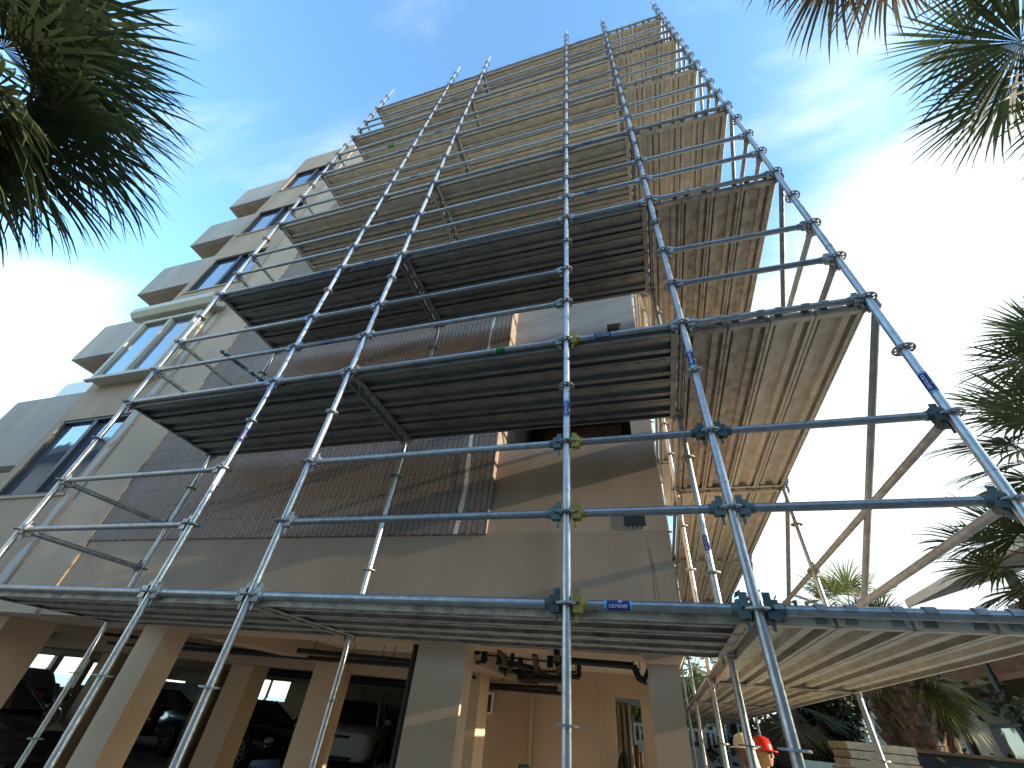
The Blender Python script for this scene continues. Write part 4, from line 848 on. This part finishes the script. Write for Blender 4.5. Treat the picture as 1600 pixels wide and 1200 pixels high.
# ------------------------------------------------------------------ two workers between the posts
def skin_obj(name, nodes, edges, m, parent, sub=2):
    me = bpy.data.meshes.new(name); me.from_pydata([n_[0] for n_ in nodes], edges, []); o = bpy.data.objects.new(name, me); C.objects.link(o); o.parent = parent
    sm = o.modifiers.new('s', 'SKIN'); sm.use_smooth_shade = True
    for i, n_ in enumerate(nodes): me.skin_vertices[0].data[i].radius = n_[1] if isinstance(n_[1], tuple) else (n_[1], n_[1])
    me.skin_vertices[0].data[0].use_root = True
    ss = o.modifiers.new('ss', 'SUBSURF'); ss.levels = sub; ss.render_levels = sub
    me.materials.append(M[m]); ORG[o.name] = Vector((0, 0, 0)); return o
def person(x, y, rz, h, label, hat, skinm, shirt, lean=0.0, glasses=False, drape=False, beard=False):
    t = thing('person', (x, y, G + .02), label, 'person'); t.rotation_euler = (0, 0, rz); ORG[t.name] = Vector((0, 0, 0))
    k = h / 1.75; f = lambda a, b, c: (a * k, b * k, c * k)
    nd = [(f(0, 0, .95), (.15 * k, .11 * k)), (f(.02 + lean * .4, 0, 1.15), (.14 * k, .10 * k)), (f(.03 + lean * .8, 0, 1.35), (.17 * k, .115 * k)), (f(.03 + lean, 0, 1.46), (.07 * k, .065 * k)), (f(.05 + lean * 1.1, 0, 1.53), (.055 * k, .055 * k)),
          (f(.03 + lean, .17, 1.42), .065 * k), (f(.05 + lean, .24, 1.15), .046 * k), (f(.25 + lean, .22, 1.02), .034 * k),
          (f(.03 + lean, -.17, 1.42), .065 * k), (f(.05 + lean, -.24, 1.15), .046 * k), (f(.25 + lean, -.22, 1.02), .034 * k),
          (f(.02, .10, .86), .10 * k), (f(.04, .11, .48), .065 * k), (f(0, .11, .09), .042 * k), (f(.16, .12, .04), .04 * k),
          (f(0, -.10, .86), .10 * k), (f(-.02, -.11, .48), .065 * k), (f(-.08, -.11, .09), .042 * k), (f(.08, -.12, .04), .04 * k)]
    ed = [(0, 1), (1, 2), (2, 3), (3, 4), (2, 5), (5, 6), (6, 7), (2, 8), (8, 9), (9, 10), (0, 11), (11, 12), (12, 13), (13, 14), (0, 15), (15, 16), (16, 17), (17, 18)]
    body = skin_obj('body', nd, ed, shirt, t)
    hc = Vector(f(.08 + lean * 1.15, 0, 1.64)); m = MB()
    # head: lofted skull with jaw
    prof = [(-.115, .035, .035, .03), (-.09, .055, .05, .025), (-.05, .075, .062, .015), (-.01, .085, .07, .005), (.04, .092, .074, -.002), (.085, .085, .068, -.004), (.115, .05, .045, -.004), (.125, .01, .01, -.004)]
    n = 16; vs = []
    for z, rx, ry, ox in prof: vs += [hc + Vector((math.cos(2 * math.pi * i / n) * rx + ox, math.sin(2 * math.pi * i / n) * ry, z)) * k for i in range(n)]
    m.add(vs, [(j * n + i, j * n + (i + 1) % n, (j + 1) * n + (i + 1) % n, (j + 1) * n + i) for j in range(len(prof) - 1) for i in range(n)] + [tuple(range(n))], True)
    m.prism([hc + Vector((.082, -.012, -.03)) * k, hc + Vector((.082, .012, -.03)) * k, hc + Vector((.078, .008, .02)) * k, hc + Vector((.078, -.008, .02)) * k], Vector((.026, 0, -.008)) * k)
    for s_ in (-1, 1): m.ball(hc + Vector((-.005, s_ * .074, -.005)) * k, .028 * k, 10, 8, (.7, .35, 1))
    m.ball(hc + Vector((.083, 0, -.062)) * k, .02 * k, 10, 6, (.6, 1.2, .3))
    m.tube(hc + Vector((-.02, 0, -.05)) * k, hc + Vector((-.03, 0, -.2)) * k, .052 * k, 14)
    m.build('head', skinm, t)
    for s_ in (1, -1):      # hands
        b = Vector(f(.30 + lean, s_ * .22, 1.0)); q = MB(); q.ball(b, .04 * k, 12, 8, (1.1, .5, .8))
        for j, (dz, ln) in enumerate(((.022, .075), (.008, .085), (-.007, .08), (-.021, .062))):
            p0 = b + Vector((.03, 0, dz)) * k; p1 = p0 + Vector((ln * .55, -s_ * .006, -.008)) * k; p2 = p1 + Vector((ln * .35, -s_ * .025, -.02)) * k; q.tube(p0, p1, .0085 * k, 8); q.tube(p1, p2, .0075 * k, 8); q.ball(p2, .0075 * k, 8, 6)
        p0 = b + Vector((.0, -s_ * .01, .03)) * k; p1 = p0 + Vector((.035, -s_ * .025, .02)) * k; q.tube(p0, p1, .010 * k, 8, .008 * k); q.ball(p1, .008 * k, 8, 6); q.build('hand', skinm, t)
    # hard hat
    q = MB(); n = 24; vs = []; hb = hc + Vector((-.004, 0, .035)) * k; rings = [(0, .117, .098), (.04, .114, .095), (.08, .098, .082), (.108, .066, .056), (.122, .025, .022)]
    for z, rx, ry in rings: vs += [hb + Vector((math.cos(2 * math.pi * i / n) * rx, math.sin(2 * math.pi * i / n) * ry, z)) * k for i in range(n)]
    q.add(vs, [(j * n + i, j * n + (i + 1) % n, (j + 1) * n + (i + 1) % n, (j + 1) * n + i) for j in range(4) for i in range(n)] + [tuple(range(4 * n, 5 * n))], True)
    brim = [];
    for zz_ in (0, -.008):
        for rr in (.97, 1.0):
            brim += [hb + Vector((math.cos(2 * math.pi * i / n) * (.117 * rr + (.045 * max(0, math.cos(2 * math.pi * i / n)) + .014) * (rr == 1.0)), math.sin(2 * math.pi * i / n) * (.098 * rr + .014 * (rr == 1.0)), zz_ - .012 * (rr == 1.0) * max(0, math.cos(2 * math.pi * i / n)))) * k for i in range(n)]
    q.add(brim, [(a * n + i, a * n + (i + 1) % n, b * n + (i + 1) % n, b * n + i) for a, b in ((0, 1), (1, 3), (3, 2), (2, 0)) for i in range(n)], True)
    for s_ in (-1, 0, 1): q.tube(hb + Vector((-.09, s_ * .03, .082)) * k, hb + Vector((.085, s_ * .03, .088)) * k, .008 * k, 8)
    q.build('hard_hat', hat, t)
    if glasses:
        q = MB()
        for s_ in (-1, 1): q.ball(hc + Vector((.083, s_ * .033, .012)) * k, .026 * k, 12, 8, (.4, 1.1, .75)); q.tube(hc + Vector((.08, s_ * .06, .018)) * k, hc + Vector((-.01, s_ * .078, .012)) * k, .004 * k, 6)
        q.tube(hc + Vector((.092, -.02, .016)) * k, hc + Vector((.092, .02, .016)) * k, .004 * k, 6); q.build('sunglasses', 'black', t)
    if drape:
        q = MB(); vs = []; n = 16
        for i in range(n + 1):
            a = R_(95 + 170 * i / n)
            for z, e in ((.03, .0), (-.07, .012), (-.18, .03)): vs.append(hc + Vector((math.cos(a) * (.1 + e) + .006 * math.sin(i * 2.1), math.sin(a) * (.083 + e), z)) * k)
        q.add(vs, [(3 * i + j, 3 * i + j + 1, 3 * i + 3 + j + 1, 3 * i + 3 + j) for i in range(n) for j in (0, 1)], True); o = q.build('neck_cloth', 'whitehat', t); o.modifiers.new('t', 'SOLIDIFY').thickness = .004
    return t
M['shirt'] = mat('dark_shirt', (0.05, 0.05, 0.055), .9)
pa = on(1187, 1163, 1, 3.9); pb = on(1160, 1158, 1, 3.3)
person(pa[0] - .1, pa[1], R_(-35), 1.54, 'worker in red hard hat and sunglasses, facing right', 'redhat', 'skin', 'hiviz', lean=.06, glasses=True)
person(pb[0] + .14, pb[1] + .2, R_(200), 1.54, 'worker in cream hard hat with a neck cloth, turned away', 'whitehat', 'skin2', 'shirt', lean=.05, drape=True)
